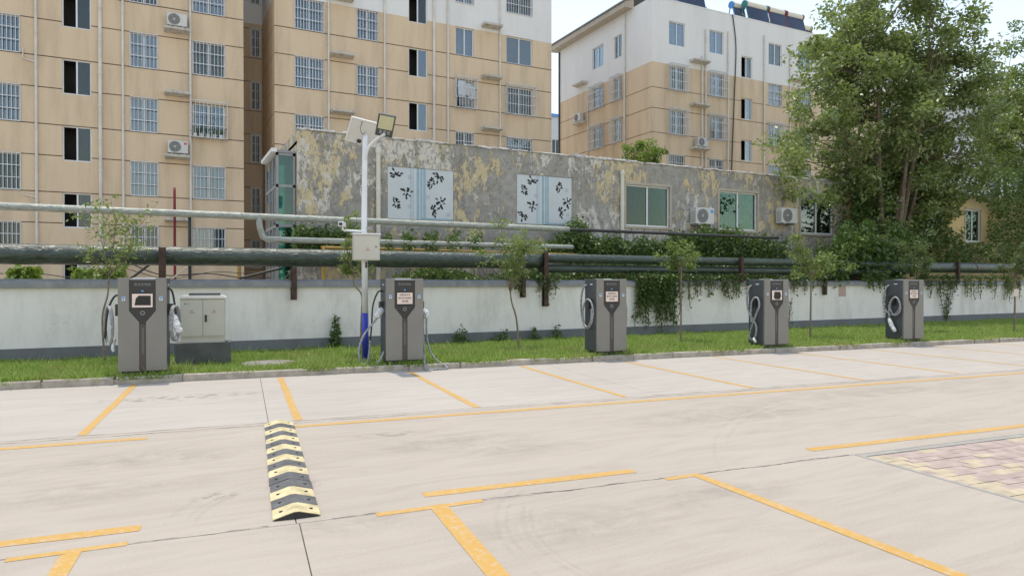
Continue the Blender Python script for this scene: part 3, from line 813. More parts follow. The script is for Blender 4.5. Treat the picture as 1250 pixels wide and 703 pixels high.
w_, g_ = facade((0, RBX1 - RBX, 15.69, 19.75), holes, [], .14, 'facade_white'); w_.build('upper_wall', 'facade_white', rb)
for (a, b, hd, hh, kind, *cu) in rw: window(rb, a, 0, hd - hh, b - a, hh, kind, curtain=cu[0] if cu else 'curtain')
lf = []
for i, hd in enumerate(HEAD):
    for a, b in ((40.05 - FY, 41.45 - FY), (37.9 - FY, 38.8 - FY)): lf.append((a, b, hd, WH, 'slide' if i == 5 else 'cage', None if i == 5 else 'curtain'))
holes = [(a, b, hd - hh, hd) for (a, b, hd, hh, *_r) in lf]
def turned(src): m_ = MB(); m_.v = [(v[1], v[0], v[2]) for v in src.v]; m_.f = [tuple(reversed(f)) for f in src.f]; return m_
w_, g_ = facade((0, RBD, -.05, 15.69), holes, gz, .14, 'beige'); turned(w_).build('side_wall', 'beige', rb); grooves_of(rb, g_, lambda u, dd, z: (dd, u, z))
w_, g_ = facade((0, RBD, 15.69, 19.75), holes, [], .14, 'facade_white'); turned(w_).build('upper_side_wall', 'facade_white', rb)
for (a, b, hd, hh, kind, cu) in lf: window(rb, 0, b, hd - hh, b - a, hh, kind, rz=R(-90), curtain=cu)
MB().quad((RBX1 - RBX, 0, 0), (RBX1 - RBX, RBD, 0), (RBX1 - RBX, RBD, 19.75), (RBX1 - RBX, 0, 19.75)).quad((0, RBD, 0), (RBX1 - RBX, RBD, 0), (RBX1 - RBX, RBD, 19.75), (0, RBD, 19.75)).build('back_wall', 'facade_white', rb)
MB().box(.06, RBX1 - RBX - .06, .06, RBD - .06, 19.2, 19.4).build('flat_roof', 'ledge', rb)
MB().box(-.02, RBX1 - RBX, -.02, .27, 19.75, 19.83).build('parapet_cap', 'facade_white', rb)
ev = MB(); ev.prism([(-.62, 19.72), (.1, 19.72), (.1, 20.35), (-.62, 20.08)], 2.0, RBD + .5).build('eave', 'fascia', rb)
MB().prism([(-.70, 20.08), (.2, 20.36), (6, 22.4), (6, 22.5), (.2, 20.48), (-.70, 20.18)], 1.95, RBD + .5).build('roof_slope', 'roof_tile', rb)
for x, z1 in ((31.92 - RBX, 18.4), (33.9 - RBX, 18.6), (37.26 - RBX, 18.9), (39.79 - RBX, 18.2), (31.6 - RBX, 16.6)): drain(rb, x, .2, z1, r=.05)
MB().tube(spline([(34.3 - RBX, -.05, 19.8), (34.6 - RBX, -.06, 17.6), (34.45 - RBX, -.06, 14), (34.2 - RBX, -.06, 8), (34.2 - RBX, -.06, 2)]), .035, 6).build('cable_run', 'pipe_black', rb)
for yy in (37.5 - FY, 41.95 - FY): MB().tube([(-.07, yy, .2), (-.07, yy, 19.6 if yy < 4 else 15.4)], .06 if yy < 4 else .04, 10).build('drain_pipe', 'drain', rb)
MB().tube([(-.07, RBD - .1, .2), (-.07, RBD - .1, 19.6)], .06, 8).build('drain_pipe', 'pipe_black', rb)
for x0, x1 in ((30.62 - RBX, 32.0 - RBX), (39.95 - RBX, 41.3 - RBX)):
    for hd in HEAD[:5]: ledge(rb, x0, x1, hd + .60)
for z in (16.35, 13.5): ledge(rb, 0, 1.3, z, R(-90), (0, 43.4 - FY, z - .18))
MB().prism([(0, 0), (1.9, -1.1), (1.9, -.9), (0, .25), (-1.9, -.9), (-1.9, -1.1)], 0, .6).build('roof_gable', 'facade_white', rb, (31.35 - RBX, 2.2, 21.3))
MB().prism([(0, 0), (1.85, -1.12), (-1.85, -1.12)], .1, .5).build('roof_gable_infill', 'roof_tile', rb, (31.35 - RBX, 2.2, 21.25))

# solar water heaters on the roof
def heater(x, y, z, L, cap, label):
    t = thing('solar_water_heater', label, 'water heater', (x, y, z), 0, None)
    m = MB().tube([(.12, 0, 1.80), (L - .12, 0, 1.80)], .23, 16).build('tank', 'tank', t, smooth=False)
    for a in (0, L - .14): MB().tube([(a, 0, 1.80), (a + .14, 0, 1.80)], .245, 16).build('tank_cap', cap, t)
    for a in (.07, L - .07):
        MB().tube([(a, .1, 1.70), (a, .55, 0)], .04, 6).tube([(a, -.1, 1.70), (a, -.55, 0)], .04, 6).tube([(a, .35, .7), (a, -.5, .7)], .03, 6).build('stand', cap, t)
    tb = MB()
    for k in range(int(L / .11)): tb.tube([(.1 + k * .11, -.12, 1.65), (.1 + k * .11, -.52, .1)], .04, 6)
    tb.build('vacuum_tubes', 'tubes', t)
    MB().tube([(0, .3, .45), (L, .3, .45)], .03, 6).tube([(.05, .2, 1.2), (L - .05, .4, .2)], .025, 6).build('brace', 'tank', t)
def rx(u, v, Y): return at(u, v, Y)
hx = lambda u: at(u, 15, 35.55).x
heater(hx(899), 36.1, 19.41, hx(908) - hx(899) + .5, 'tank_blue', 'blue-capped solar water heater beside the roof cable on the white parapet')
heater(hx(908), 35.55, 19.41, hx(935) - hx(908), 'tank_green', 'teal-capped solar water heater on the roof of the beige and white block')
heater(hx(935.5), 35.55, 19.41, hx(957) - hx(935.5), 'tank_red', 'maroon-capped solar water heater next to the teal-capped one')
heater(hx(957.5), 35.55, 19.41, hx(979) - hx(957.5), 'tank_red', 'maroon-legged solar water heater between its maroon-capped neighbour and the lower tank')
heater(hx(980), 35.9, 18.9, hx(994) - hx(980), 'tank_red', 'lower maroon-legged solar water heater nearest the big leafy tree')
p = rx(808, 0, 36.4); heater(p.x + .2, 35.6, 19.41, 2.6, 'tank_blue', 'solar water heater with blue legs beside the small roof gable')

# far blocks
FX, FZ = at(640, 150, 72).x, at(677, 143, 72).z
fb = thing('apartment_building', 'distant pale block glimpsed through the gap between the two apartment blocks', 'building', (FX, 72, 0))
FW = [(xx, xx + 1.1, z, z + 1.7) for xx in [at(678, 150, 72).x - FX - .45 + 3.2 * k for k in range(-2, 4)] for z in [FZ - 4.4 - 3 * k for k in range(5)]]
FW = [q for q in FW if 0.3 < q[0] and q[1] < 15.7]
w_, g_ = facade((0, 16, 0, FZ), FW, [], .2, 'far'); w_.build('wall', 'far_grey', fb)
for q in FW: window(fb, q[0], 0, q[2], 1.1, 1.7, 'slide', curtain=None, reveal=.2)
MB().box(-.2, 16.2, -.2, 10, FZ, FZ + .35).build('roof', 'tank_blue', fb); MB().box(0, 16, .95, 10, 0, FZ - .1).build('core_wall', 'far_grey', fb)
fb2 = thing('apartment_building', 'pale grey block behind the light green tree', 'building', (at(1221, 60, 40).x, 40, 0))
hl = [(2.5 + 3.6 * k, 4.1 + 3.6 * k, hd - 1.5, hd) for k in range(6) for hd in HEAD]
w_, g_ = facade((0, 26, 0, 21.0), hl, [], .14, 'far'); w_.build('wall', 'far_grey', fb2)
for a, b, c, e in hl: window(fb2, a, 0, c, b - a, e - c, 'slide')
MB().box(-.5, 26.5, -.5, 11, 21.0, 21.5).build('roof', 'fascia', fb2); MB().box(0, 26, .95, 10.5, 0, 20.9).build('core_wall', 'far_grey', fb2)

# ------------------------------------------------------------------ air conditioners
def ac_unit(loc, rz, label, badge=None, s=1.0):
    t = thing('air_conditioner', label, 'air conditioner', loc, rz, None)
    w_, h_, d_ = .82 * s, .56 * s, .30 * s
    MB().box(0, w_, 0, d_, .05, h_ + .05).build('casing', 'ac', t, bevel=.02)
    c = (w_ * .36, -.001, h_ * .5 + .05)
    MB().lathe((c[0], -.004, c[2]), (0, 1, 0), [(0, .01), (.0005, h_ * .43), (.02, h_ * .43)], 24).build('fan_opening', 'ac_dark', t)
    m = MB()
    for k in range(1, 5): m.tube([(c[0] + math.cos(a) * h_ * .105 * k, -.015, c[2] + math.sin(a) * h_ * .105 * k) for a in np.linspace(0, 2 * math.pi, 21)], .006, 4, False)
    for k in range(8): a = k * math.pi / 4; m.tube([(c[0], -.015, c[2]), (c[0] + math.cos(a) * h_ * .43, -.015, c[2] + math.sin(a) * h_ * .43)], .006, 4)
    m.build('fan_guard', 'ac_grey', t)
    MB().lathe((c[0], -.018, c[2]), (0, 1, 0), [(0, .005), (.0004, .05), (.012, .05)], 12).build('fan_hub', 'ac', t)
    for k in (.12, w_ - .2): MB().box(k, k + .08, -.02, d_ + .02, 0, .052).build('foot', 'ac_grey', t)
    m = MB()
    for k in range(7): m.box(-.006, .004, .05, d_ - .05, .13 + k * .06, .15 + k * .06)
    m.build('side_louvre', 'ac_grey', t)
    if badge: MB().box(w_ * .80, w_ * .94, -.004, .004, h_ * .78, h_ * .96).build('badge', badge, t)
    return t
ac_unit((.10, FY - .43, HEAD[3] + .385), 0, 'air conditioner on the ledge above the barred third-floor windows by the drain pipe')
ac_unit((.12, FY - .43, HEAD[1] + .385), 0, 'air conditioner with red badge on the ledge below the planted window cage', 'sticker_red')
ac_unit((30.95, FY - .43, HEAD[2] + .605), 0, 'air conditioner with blue badge on a ledge of the solar-heater block', 'sticker_blue')
ac_unit((27.5 - .42, 43.25, 13.515), R(-90), 'air conditioner on the side wall of the solar-heater block', None)
OY = 20.5
a_ = at(841, 275, OY); ac_unit((a_.x - .02, OY - .42, a_.z - .02), 0, 'air conditioner with blue sticker between two green windows of the peeling building', 'sticker_blue', 1.12)
a_ = at(945, 275, OY); ac_unit((a_.x - .02, OY - .42, a_.z + .02), 0, 'plain air conditioner beside the brown-curtained window of the peeling building', None, 1.12)

# ------------------------------------------------------------------ old peeling building
OX0, OX1, OTOP = 3.42, 46.0, 6.12
old = thing('old_building', 'single-storey building with peeling grey and yellow plaster above the pipes', 'building', (0, OY, 0))
ow = [(15.07, 17.10, 3.78, 5.30, 'g'), (19.60, 21.66, 3.80, 5.34, 'g'), (24.2, 26.25, 3.80, 5.34, 'b'), (28.8, 30.8, 3.8, 5.34, 'b'), (36.1, 37.4, 3.78, 5.40, 'g'), (32.6, 34.0, 3.78, 5.40, 'b')]
ob = [(6.10, 8.29, 3.66, 5.28), (10.58, 12.76, 3.68, 5.36)]
holes = [q[:4] for q in ow] + ob
w_, _g = facade((OX0, 27.2, -.05, OTOP), [h for h in holes if h[1] < 27.2], [], .12, 'peeling'); w_.build('wall', 'peeling', old)
w_, _g = facade((27.2, OX1, -.05, OTOP), [h for h in holes if h[0] > 27.2], [], .12, 'peeling'); w_.build('yellow_wall', 'old_yellow', old)
MB().quad((OX0, 0, -.05), (OX0, 6, -.05), (OX0, 6, OTOP), (OX0, 0, OTOP)).quad((OX1, 0, -.05), (OX1, 6, -.05), (OX1, 6, OTOP), (OX1, 0, OTOP)).quad((OX0, 6, -.05), (OX1, 6, -.05), (OX1, 6, OTOP), (OX0, 6, OTOP)).build('end_wall', 'peeling', old)
MB().box(OX0, OX1, .05, 6, OTOP - .4, OTOP - .3).build('flat_roof', 'flake', old)
cp = MB(); x = OX0
rr = random.Random(3)
while x < OX1 - .2:                       # broken rendered parapet edge
    L = rr.uniform(.12, .5); z1 = OTOP + rr.uniform(.03, .10)
    cp.prism_x([(-rr.uniform(.0, .035), OTOP - rr.uniform(.0, .03)), (.28, OTOP - .02), (.28, z1), (.02, z1 + rr.uniform(-.02, .02)), (-rr.uniform(.01, .05), OTOP + .02)], x, x + L); x += L - .004
cp.build('parapet_edge', 'flake', old)
for (a, b, c, e, k) in ow:
    if k == 'g': window(old, a, 0, c, b - a, e - c, 'slide', curtain='curtain_green', reveal=.12, glass='glass_greenery')
    else: window(old, a, 0, c, b - a, e - c, 'slide', curtain='curtain_brown', reveal=.12, glass='glass_dim')
    m = MB(); m.box(a - .09, b + .09, -.03, -.001, e + .001, e + .09).box(a - .09, a - .001, -.03, -.001, c, e).box(b + .001, b + .09, -.03, -.001, c, e).box(a - .11, b + .11, -.06, -.001, c - .09, c - .001)
    m.build('window_surround', 'fascia', old)
for x in (at(461, 230, OY).x, 14.86): MB().tube([(x, -.07, 1.0), (x, -.07, OTOP - .33)], .07, 12).tube([(x, -.07, OTOP - .5), (x, -.07, OTOP - .36)], .09, 12).tube([(x, -.07, 4.5), (x, -.07, 4.58)], .085, 12).build('down_pipe', 'tank', old)
# boarded windows
def ink_mark(seed):
    r_ = random.Random(seed); m = MB()
    for k in range(17):
        a = r_.uniform(0, 2 * math.pi); d0 = r_.uniform(.0, .075); L = r_.uniform(.025, .065); cx, cz = math.cos(a) * d0, math.sin(a) * d0
        a2 = a + r_.uniform(-.7, .7); w2 = r_.uniform(.013, .022); ex, ez = cx + math.cos(a2) * L, cz + math.sin(a2) * L
        nx, nz = -math.sin(a2) * w2, math.cos(a2) * w2
        mx_, mz_ = (cx + ex) / 2, (cz + ez) / 2
        pts = [(cx, cz), (mx_ + nx, mz_ + nz), (ex + nx * .9, ez + nz * .9), (ex + math.cos(a2) * w2, ez + math.sin(a2) * w2), (ex - nx * .9, ez - nz * .9), (mx_ - nx * .6, mz_ - nz * .6)]
        m.quad(*[(px, -k * .0002, pz) for px, pz in pts])
    return m.mesh('printed_mark', 'ink')
marks = [ink_mark(s) for s in (11, 12, 13)]
for bi, (a, b, c, e) in enumerate(ob):
    w = b - a; h = e - c
    bd = MB().box(a + .01, b - .01, .015, .055, c + .01, e - .01).build('insulation_board', 'board', old)
    sx = a + w * (.46 if bi == 0 else .47)
    for dx, ww in ((-.06, .10), (.07, .05), (.16, .08)) if bi == 0 else ((-.05, .07), (.06, .05), (.14, .07)):
        MB().box(sx + dx, sx + dx + ww, .008, .02, c + .01, e - .012).build('blue_strip', 'board_stripe', bd)
    MB().box(sx + .02, sx + .06, .002, .02, c + .012, e - .014).build('joint_strip', 'board', bd)
    MB().box(a + w * .5, b - .02, .004, .02, c + .02, c + .07).build('blue_strip', 'board_stripe', bd)
    for k in range(3): MB().box(sx - .18 - k * .05, sx - .165 - k * .05, .0125, .0148, c + .02, e - .02).build('printed_stripe', 'board_stripe', bd)
    if bi == 0: ms = [(.12, .83), (.12, .30), (.28, .52), (.78, .90 - .03), (.66, .72), (.80, .36), (.68, .20)]
    else: ms = [(.27, .85), (.12, .68), (.27, .38), (.12, .18), (.77, .78), (.91, .48), (.78, .28)]
    for k, (fx, fz) in enumerate(ms):
        o = link('printed_mark', marks[k % 3], bd, (a + w * fx, .0125, c + h * fz)); o.scale = (1.7, 1, 1.7); o.rotation_euler = (0, (k * 1.3) % 6.2, 0)
    for k, (fx, fz) in enumerate(((.33, .78), (.33, .22), (.60, .42), (.92, .10)) if bi == 0 else ((.34, .55), (.90, .70), (.92, .20))):
        m = MB()
        for q in range(3): m.box(a + w * fx - .07, a + w * fx + .07, .0122, .0148, c + h * fz + q * .045, c + h * fz + q * .045 + .018)
        m.build('printed_lines', 'ink_grey', bd)
# glass porch at its end
g0, g1 = at(337, 240, OY + .15).x, OX0 - .03
gt = at(350, 187, OY + .15).z
porch = thing('glass_porch', 'teal glass porch with white sloping eave at the end of the peeling building', 'porch', (0, OY + .15, 0))
PD = 2.3
m = MB()
for zz in (2.2, 3.3, 4.45, gt - .08): m.box(g0, g1, 0, .06, zz, zz + .08)
for xx in (g0, g1 - .07): m.box(xx, xx + .07, 0, .06, 0, gt)
for yy in (PD * .33, PD * .66, PD): m.box(g0, g0 + .06, yy - .06, yy, 0, gt)
for zz in (2.2, 3.3, 4.45, gt - .08): m.box(g0 + .003, g0 + .06, .06, PD, zz, zz + .07)
m.build('frame', 'ac_grey', porch)
for za, zb in ((.3, 2.2), (2.28, 3.3), (3.38, 4.45), (4.53, gt - .08)): MB().box(g0 + .07, g1 - .07, .025, .035, za, zb).build('pane', 'glass_teal', porch)
MB().box(g0 + .02, g0 + .03, .06, PD, .3, gt - .1).build('side_pane', 'glass', porch)
MB().quad((g0 + .3, .3, .2), (g1, .3, .2), (g1, .3, gt), (g0 + .3, .3, gt)).build('inner_blind', 'blind_teal', porch)
MB().quad((g0 + .12, .2, .2), (g0 + .12, PD, .2), (g0 + .12, PD, gt), (g0 + .12, .2, gt)).build('inner_curtain', 'tank', porch)
MB().box(g0 - .13, g0 + .02, -.06, PD, gt + .002, gt + .11).build('eave', 'pvc', porch)
MB().box(g0 + .02, g1, -.03, PD, gt + .004, gt + .07).build('porch_roof', 'ac_grey', porch)

# ------------------------------------------------------------------ pipes on brackets
PYM = WALL_Y + .18
def pipe(name, label, pts, r, mat, sides=18, bands=0, wob=.0):
    t = thing(name, label, 'pipe', pts[0])
    o = Vector(pts[0]); P = [Vector(p) - o for p in pts]
    fine = []
    for a, b in zip(P, P[1:]):
        k = max(1, int((b - a).length / .35))
        fine += [a + (b - a) * (i / k) for i in range(k)]
    fine.append(P[-1])
    rd = [r * (1 + random.uniform(-wob, wob)) for _ in fine]
    MB().tube(fine, rd, sides).build('pipe_body', mat, t, smooth=True)
    if bands:
        d = (P[-1] - P[0]); L = d.length; d.normalize(); s = 1.6
        while s < L - .5:
            MB().tube([P[0] + d * s, P[0] + d * (s + .05)], r * 1.04, sides).build('strap', 'rust' if mat == 'lag_green' else mat, t); s += bands
    return t
pipe('heating_pipe', 'thick green-wrapped heating pipe running above the wall to the rusty post', [(-16, PYM, 2.28), (10.05, PYM, 2.335)], .222, 'lag_green', 20, 0, .025)
pipe('heating_pipe', 'upper of the two green pipes above the vine-hung wall', [(10.0, PYM, 2.43), (26.3, PYM, 2.42)], .135, 'lag_green', 16, 0, .02)
pipe('heating_pipe', 'lower of the two green pipes above the vine-hung wall', [(10.0, PYM + .1, 2.12), (26.3, PYM + .1, 2.12)], .125, 'lag_green', 16, 0, .02)
pipe('heating_pipe', 'green-wrapped heating pipe with straps beneath the big leafy tree', [(26.0, PYM, 2.33), (60, PYM, 2.40)], .225, 'lag_green', 20, 4.2, .02)
U0, U1 = at(0, 253, 18.9), at(690, 279, 18.9)
UZ = (U0.z + U1.z) / 2
pipe('upper_pipe', 'pale foil-wrapped pipe crossing in front of the apartment windows', [(-16, 18.9, UZ), (at(694, 279, 18.9).x, 18.9, UZ)], .088, 'lag_grey', 14, 0, .04)
pipe('upper_pipe', 'thin black pipe under the windows of the peeling building', [(at(690, 279, 18.9).x, 18.9, UZ), (at(950, 285, 18.9).x, 18.9, UZ)], .055, 'pipe_black', 10)
b0 = at(316, 265, 18.9).x; bz = at(350, 293, 18.9).z
pts = [Vector((b0, 18.9, UZ)), Vector((b0 + .02, 18.9, UZ - .25)), Vector((b0 + .10, 18.9, bz + .06)), Vector((b0 + .22, 18.9, bz)), Vector((b0 + .5, 18.9, bz)), Vector((at(700, 303, 18.9).x, 18.95, bz + .02))]
t = pipe('branch_pipe', 'pale foil-wrapped pipe branching down and running along behind the thick pipe', [tuple(q) for q in pts], .078, 'lag_grey', 12, 0, .03)
gp0, gp1 = at(392, 302, 19.2), at(705, 311, 19.2)
pipe('gas_pipe', 'yellow gas pipe running just above the thick green pipe', [tuple(gp0), tuple(gp1)], .042, 'pipe_yellow', 10)
for k, uu in enumerate((292, 395)):
    q = at(uu, 335, 19.2); pipe('gas_riser', ['yellow gas riser behind the wall beside the brown bracket', 'yellow gas riser under the end of the yellow pipe'][k], [(q.x, 19.2, .2), (q.x, 19.2, 2.35 if k == 0 else gp0.z)], .05, 'pipe_yellow', 8)
q = at(213, 229, 19.6); pipe('red_standpipe', 'thin dark red standpipe with flat cap in front of the apartments', [(q.x, 19.6, .3), (q.x, 19.6, q.z)], .034, 'red', 10)
q = at(231.5, 262, 18.98); pipe('support_post', 'thin black post holding up the pale foil-wrapped pipe', [(q.x, 18.98, .2), (q.x, 18.98, UZ + .1)], .04, 'pipe_black', 8)
# brackets in front of the wall
def bracket(u, v0, v1, label, y=None, w=.13):
    y = WALL_Y - .11 if y is None else y
    a = at(u, v0, y); b = at(u, v1, y); h = a.z - b.z
    t = thing('pipe_bracket', label, 'bracket', (a.x, y, b.z), 0, 'rusty brackets carrying the heating pipes')
    f = .014
    MB().box(-w / 2, w / 2, -f, 0, 0, h).build('flange', 'rust', t); MB().box(-w / 2, w / 2, w, w + f, 0, h).build('flange', 'rust', t)
    MB().box(-f / 2, f / 2, 0, w, 0, h).build('web', 'rust', t)
bracket(198, 302, 345, 'tall rusty bracket post behind the charger beside the cream cabinet', PYM - .42, .15)
bracket(359, 326, 366, 'rusty bracket post on the bare white wall between cabinet and street light')
bracket(639.5, 322, 363, 'short rusty bracket post on the wall behind the bent sapling', None, .12)
bracket(667, 308, 374, 'long rusty bracket post where the thick pipe ends, with ivy at its foot', None, .14)
bracket(906.5, 314, 345, 'rusty bracket post above the charger with the torn notice', None, .12)
bracket(1008.5, 330, 360, 'rusty bracket post beside the pink plaque', None, .10)
bracket(1171, 320, 346, 'rusty bracket post under the strapped pipe', None, .12)
# sagging wires behind the wall
def wire(pts, r, label, mat='cable_black', n=6):
    o = Vector(pts[0]); m = MB().tube([q - o for q in spline(pts, n)], r, 6)
    tag(m.build('loose_wire', mat, None, o, smooth=True), label, 'wire')
wire([at(160, 322, 18.6), at(200, 336, 18.6), at(255, 334, 18.6), at(300, 340, 18.6), at(330, 339, 18.6)], .014, 'black wire sagging below the thick pipe')
wire([at(155, 328, 18.7), at(205, 340, 18.7), at(260, 332, 18.7), at(300, 334, 18.7)], .01, 'thin wire drooping behind the wall coping')
wire([at(0, 334, 18.8), at(40, 333, 18.8), at(90, 339, 18.8), at(150, 341, 18.8)], .012, 'wire lying along the wall top beside the compact weed clump')
wire([at(160, 340, 18.3), at(186, 320, 18.5)], .03, 'black strut leaning from wall top to pipe', 'pipe_black')
wire([at(292, 340, 18.2), at(345, 327, 18.2)], .035, 'dark conduit rising from the wall top towards the bracket', 'pipe_black')
wire([at(210, 340, 18.3), at(228, 326, 18.3)], .018, 'pale stick leaning against the pipe', 'tank')
pq = at(1028, 355.5, WALL_Y + .03)
tag(MB().box(-.20, .20, -.012, -.002, -.19, .19).build('wall_plaque', 'triangle', None, (pq.x, WALL_Y + .03, pq.z)), 'small pink plaque fixed on the white wall', 'plaque')

# ------------------------------------------------------------------ chargers
CW, CD, CH = .735, .57, 1.65
def text_part(body, size, mat, parent, x, y, z, rot_y=0, sc=(1, 1, 1)):
    o = link('lettering', text_mesh(body, size, mat), parent, (x, y, z))
    o.rotation_euler = (R(90), rot_y, 0); o.scale = sc
    return o
def charger_meshes():
    h = CW / 2; D = {}
    D['cabinet'] = MB().box(-h, h, .03, CD, .07, CH - .005).mesh('cabinet', 'charger_side')
    D['base'] = MB().box(-h + .04, h - .04, .06, CD - .04, 0, .075).mesh('base', 'charger_black')
    zt, zv, zs, w, s = CH, 1.09, .90, .200, .050
    D['front_panel_l'] = MB().prism([(-h, .07), (-s, .07), (-s, zs), (-w, zv), (-w, zt), (-h, zt)], 0, .05).mesh('front_panel', 'taupe')
    D['front_panel_r'] = MB().prism([(h, .07), (h, zt), (w, zt), (w, zv), (s, zs), (s, .07)], 0, .05).mesh('front_panel', 'taupe')
    g = .004
    D['display_panel'] = MB().prism([(-s + g, zs - .03), (s - g, zs - .03), (s - g, zs + g), (w - g, zv + g), (w - g, zt - .035), (-w + g, zt - .035), (-w + g, zv + g), (-s + g, zs + g)], .012, .04).mesh('display_panel', 'charger_black')
    D['strip'] = MB().box(-s + g, s - g, .014, .04, .072, zs - .034).mesh('centre_strip', 'charger_strip')
    D['lit_top_strip'] = MB().prism_x([(.02, CH - .030), (.06, CH - .030), (.40, CH + .004), (.40, CH - .004), (.02, CH - .018)], -w + .004, w - .004).mesh('lit_top_strip', 'lit_strip_trim')  # pale colour paints the lit look of the charger's top surface
    D['screen'] = MB().box(-.155, .155, .006, .02, 1.13, 1.40).mesh('screen', 'screen')
    D['label'] = MB().box(-.026, .026, -.003, .001, -.035, .035).mesh('badge', 'label_white')
    D['label_b'] = MB().box(-.022, .022, -.0045, -.002, .008, .030).mesh('badge_symbol', 'sticker_blue')
    D['label_d'] = MB().box(-.010, .010, -.0045, -.002, -.018, .002).mesh('badge_symbol', 'charger_black')
    ring = MB(); ring.tube([(math.cos(a) * .030, .006, math.sin(a) * .030) for a in np.linspace(0, 2 * math.pi, 25)], .007, 6, False)
    D['button'] = ring.mesh('button_ring', 'ac_grey')
    D['holster'] = MB().box(-.045, .045, -.06, .06, -.10, .10).mesh('holster', 'charger_black')
    D['vent'] = (lambda m: [m.box(-.004, .002, -.13, .13, k * .03, k * .03 + .014) for k in range(9)] and m)(MB()).mesh('side_vent', 'charger_black')
    return D
CM = charger_meshes()
def charger(x, y, label, notice, cables):
    t = thing('charging_station', label, 'charging station', lot(x, y, .128), -DYAW, 'grey charging stations along the kerb')
    link('cabinet', CM['cabinet'], t, bevel=.012); link('base', CM['base'], t)
    link('front_panel', CM['front_panel_l'], t, bevel=.006); link('front_panel', CM['front_panel_r'], t, bevel=.006)
    dp = link('display_panel', CM['display_panel'], t); st = link('centre_strip', CM['strip'], t)
    link('lit_top_strip', CM['lit_top_strip'], t)
    link('screen', CM['screen'], dp)
    text_part('直流充电桩', .052, 'text_grey', dp, 0, .0105, 1.535)
    text_part('CHARGING STATION', .046, 'text_grey', st, 0, .0125, .58, R(90))
    MB().box(-.018, .018, .004, .012, 1.415, 1.44).build('indicator', 'sticker_blue', dp)
    link('button_ring', CM['button'], dp, (0, 0, 1.055))
    for sx in (-1, 1):
        lb = link('badge', CM['label'], t, (sx * .282, 0, 1.30)); link('badge_symbol', CM['label_b'], lb); link('badge_symbol', CM['label_d'], lb)
        link('holster', CM['holster'], t, (sx * (CW / 2 + .03), .30, 1.10)); link('side_vent', CM['vent'], t, (sx * (CW / 2 + .001), .35, .95))
        MB().box(-.012, .012, -.05, .05, -.012, .012).build('side_label', 'label_white', t, (sx * (CW / 2 + .001), .25, 1.53))
    if notice == 'full':
        nb = MB().box(-.150, .150, -.004, .0055, 1.155, 1.375).build('notice', 'paper', t)
        text_part('设备调试中', .043, 'ink', nb, 0, -.0048, 1.330); text_part('暂时无法使用', .043, 'ink', nb, 0, -.0048, 1.268); text_part('请谅解', .043, 'ink', nb, 0, -.0048, 1.205)
    else:
        o = [(-.155, 1.15), (.155, 1.15), (.155, 1.38), (-.155, 1.38)]
        i = [(-.118, 1.185), (.128, 1.182), (.126, 1.348), (-.055, 1.35), (-.10, 1.30)] if notice == 'torn' else [(-.10, 1.21), (-.06, 1.165), (.08, 1.16), (.125, 1.24), (.10, 1.345), (-.08, 1.35)]
        m = MB()
        bmx = bmesh.new()
        vo = [bmx.verts.new((a, -.004, b)) for a, b in o]; vi = [bmx.verts.new((a, -.004, b)) for a, b in i]
        ed = [bmx.edges.new((vo[k], vo[(k + 1) % len(vo)])) for k in range(len(vo))] + [bmx.edges.new((vi[k], vi[(k + 1) % len(vi)])) for k in range(len(vi))]
        bmesh.ops.triangle_fill(bmx, use_beauty=True, use_dissolve=False, edges=ed)
        me = bpy.data.meshes.new('notice'); bmx.to_mesh(me); bmx.free(); me.materials.append(MAT['paper'])
        no = link('notice', me, t); s_ = no.modifiers.new('thick', 'SOLIDIFY'); s_.thickness = .002
    for kind, pts, r in cables:
        if kind in ('cable', 'black'):
            m = MB(); sp = spline(pts, 9)
            rr_ = [r * (1 + (.16 * math.sin(i * 2.1) if kind == 'cable' else 0)) for i in range(len(sp))]
            m.tube(sp, rr_, 9).build('cable', 'cable' if kind == 'cable' else 'cable_black', t, smooth=True)
        elif kind == 'gun':                 # plastic-wrapped connector: handle and nose
            a, b, c = [Vector(q) for q in pts]
            m = MB(); rr_ = random.Random(int(abs(a.x) * 100)); k = 14; P_ = spline([a, b, c], 7)
            m.tube(P_, [r * (1.0 + .55 * math.sin(math.pi * i / (len(P_) - 1)) + rr_.uniform(-.2, .2)) for i in range(len(P_))], 9)
            m.build('wrapped_connector', 'wrap', t, smooth=False)
    return t
H_ = CW / 2
def ring(cx, cy, cz, ry, rz, turns=2.2, x_out=.03, start=0.5, sgn=-1, tilt=0.0):
    pts = []
    n_ = int(14 * turns)
    for i in range(n_ + 1):
        a = start * math.pi + 2 * math.pi * i / 14
        pts.append((cx + sgn * x_out * i / n_ + sgn * tilt * math.cos(a), cy + ry * math.cos(a), cz + rz * math.sin(a)))
    return pts
Lx, Rx = -H_ - .055, H_ + .055
charger(-1.58, 13.10, 'charging station with torn notice frame standing beside the cream electrical cabinet', 'torn', [
    ('black', [(-H_, .3, 1.36), (-H_ - .09, .28, 1.33), (-H_ - .17, .26, 1.15), (-H_ - .21, .25, .9), (-H_ - .23, .25, .62)], .017),
    ('cable', ring(Lx - .10, .24, .83, .15, .33, 2.3, .03, .4, -1, .075), .017),
    ('gun', [(Lx - .02, .2, .62), (Lx - .04, .17, .50), (Lx - .03, .15, .40)], .022),
    ('black', [(H_, .3, 1.47), (H_ + .06, .28, 1.42), (H_ + .10, .26, 1.22), (H_ + .12, .24, .98)], .017),
    ('cable', ring(Rx + .03, .22, .86, .15, .30, 3.2, .05, .3, 1, .05), .018),
    ('gun', [(Rx + .04, .16, 1.00), (Rx + .09, .12, .82), (Rx + .15, .10, .70)], .042)])
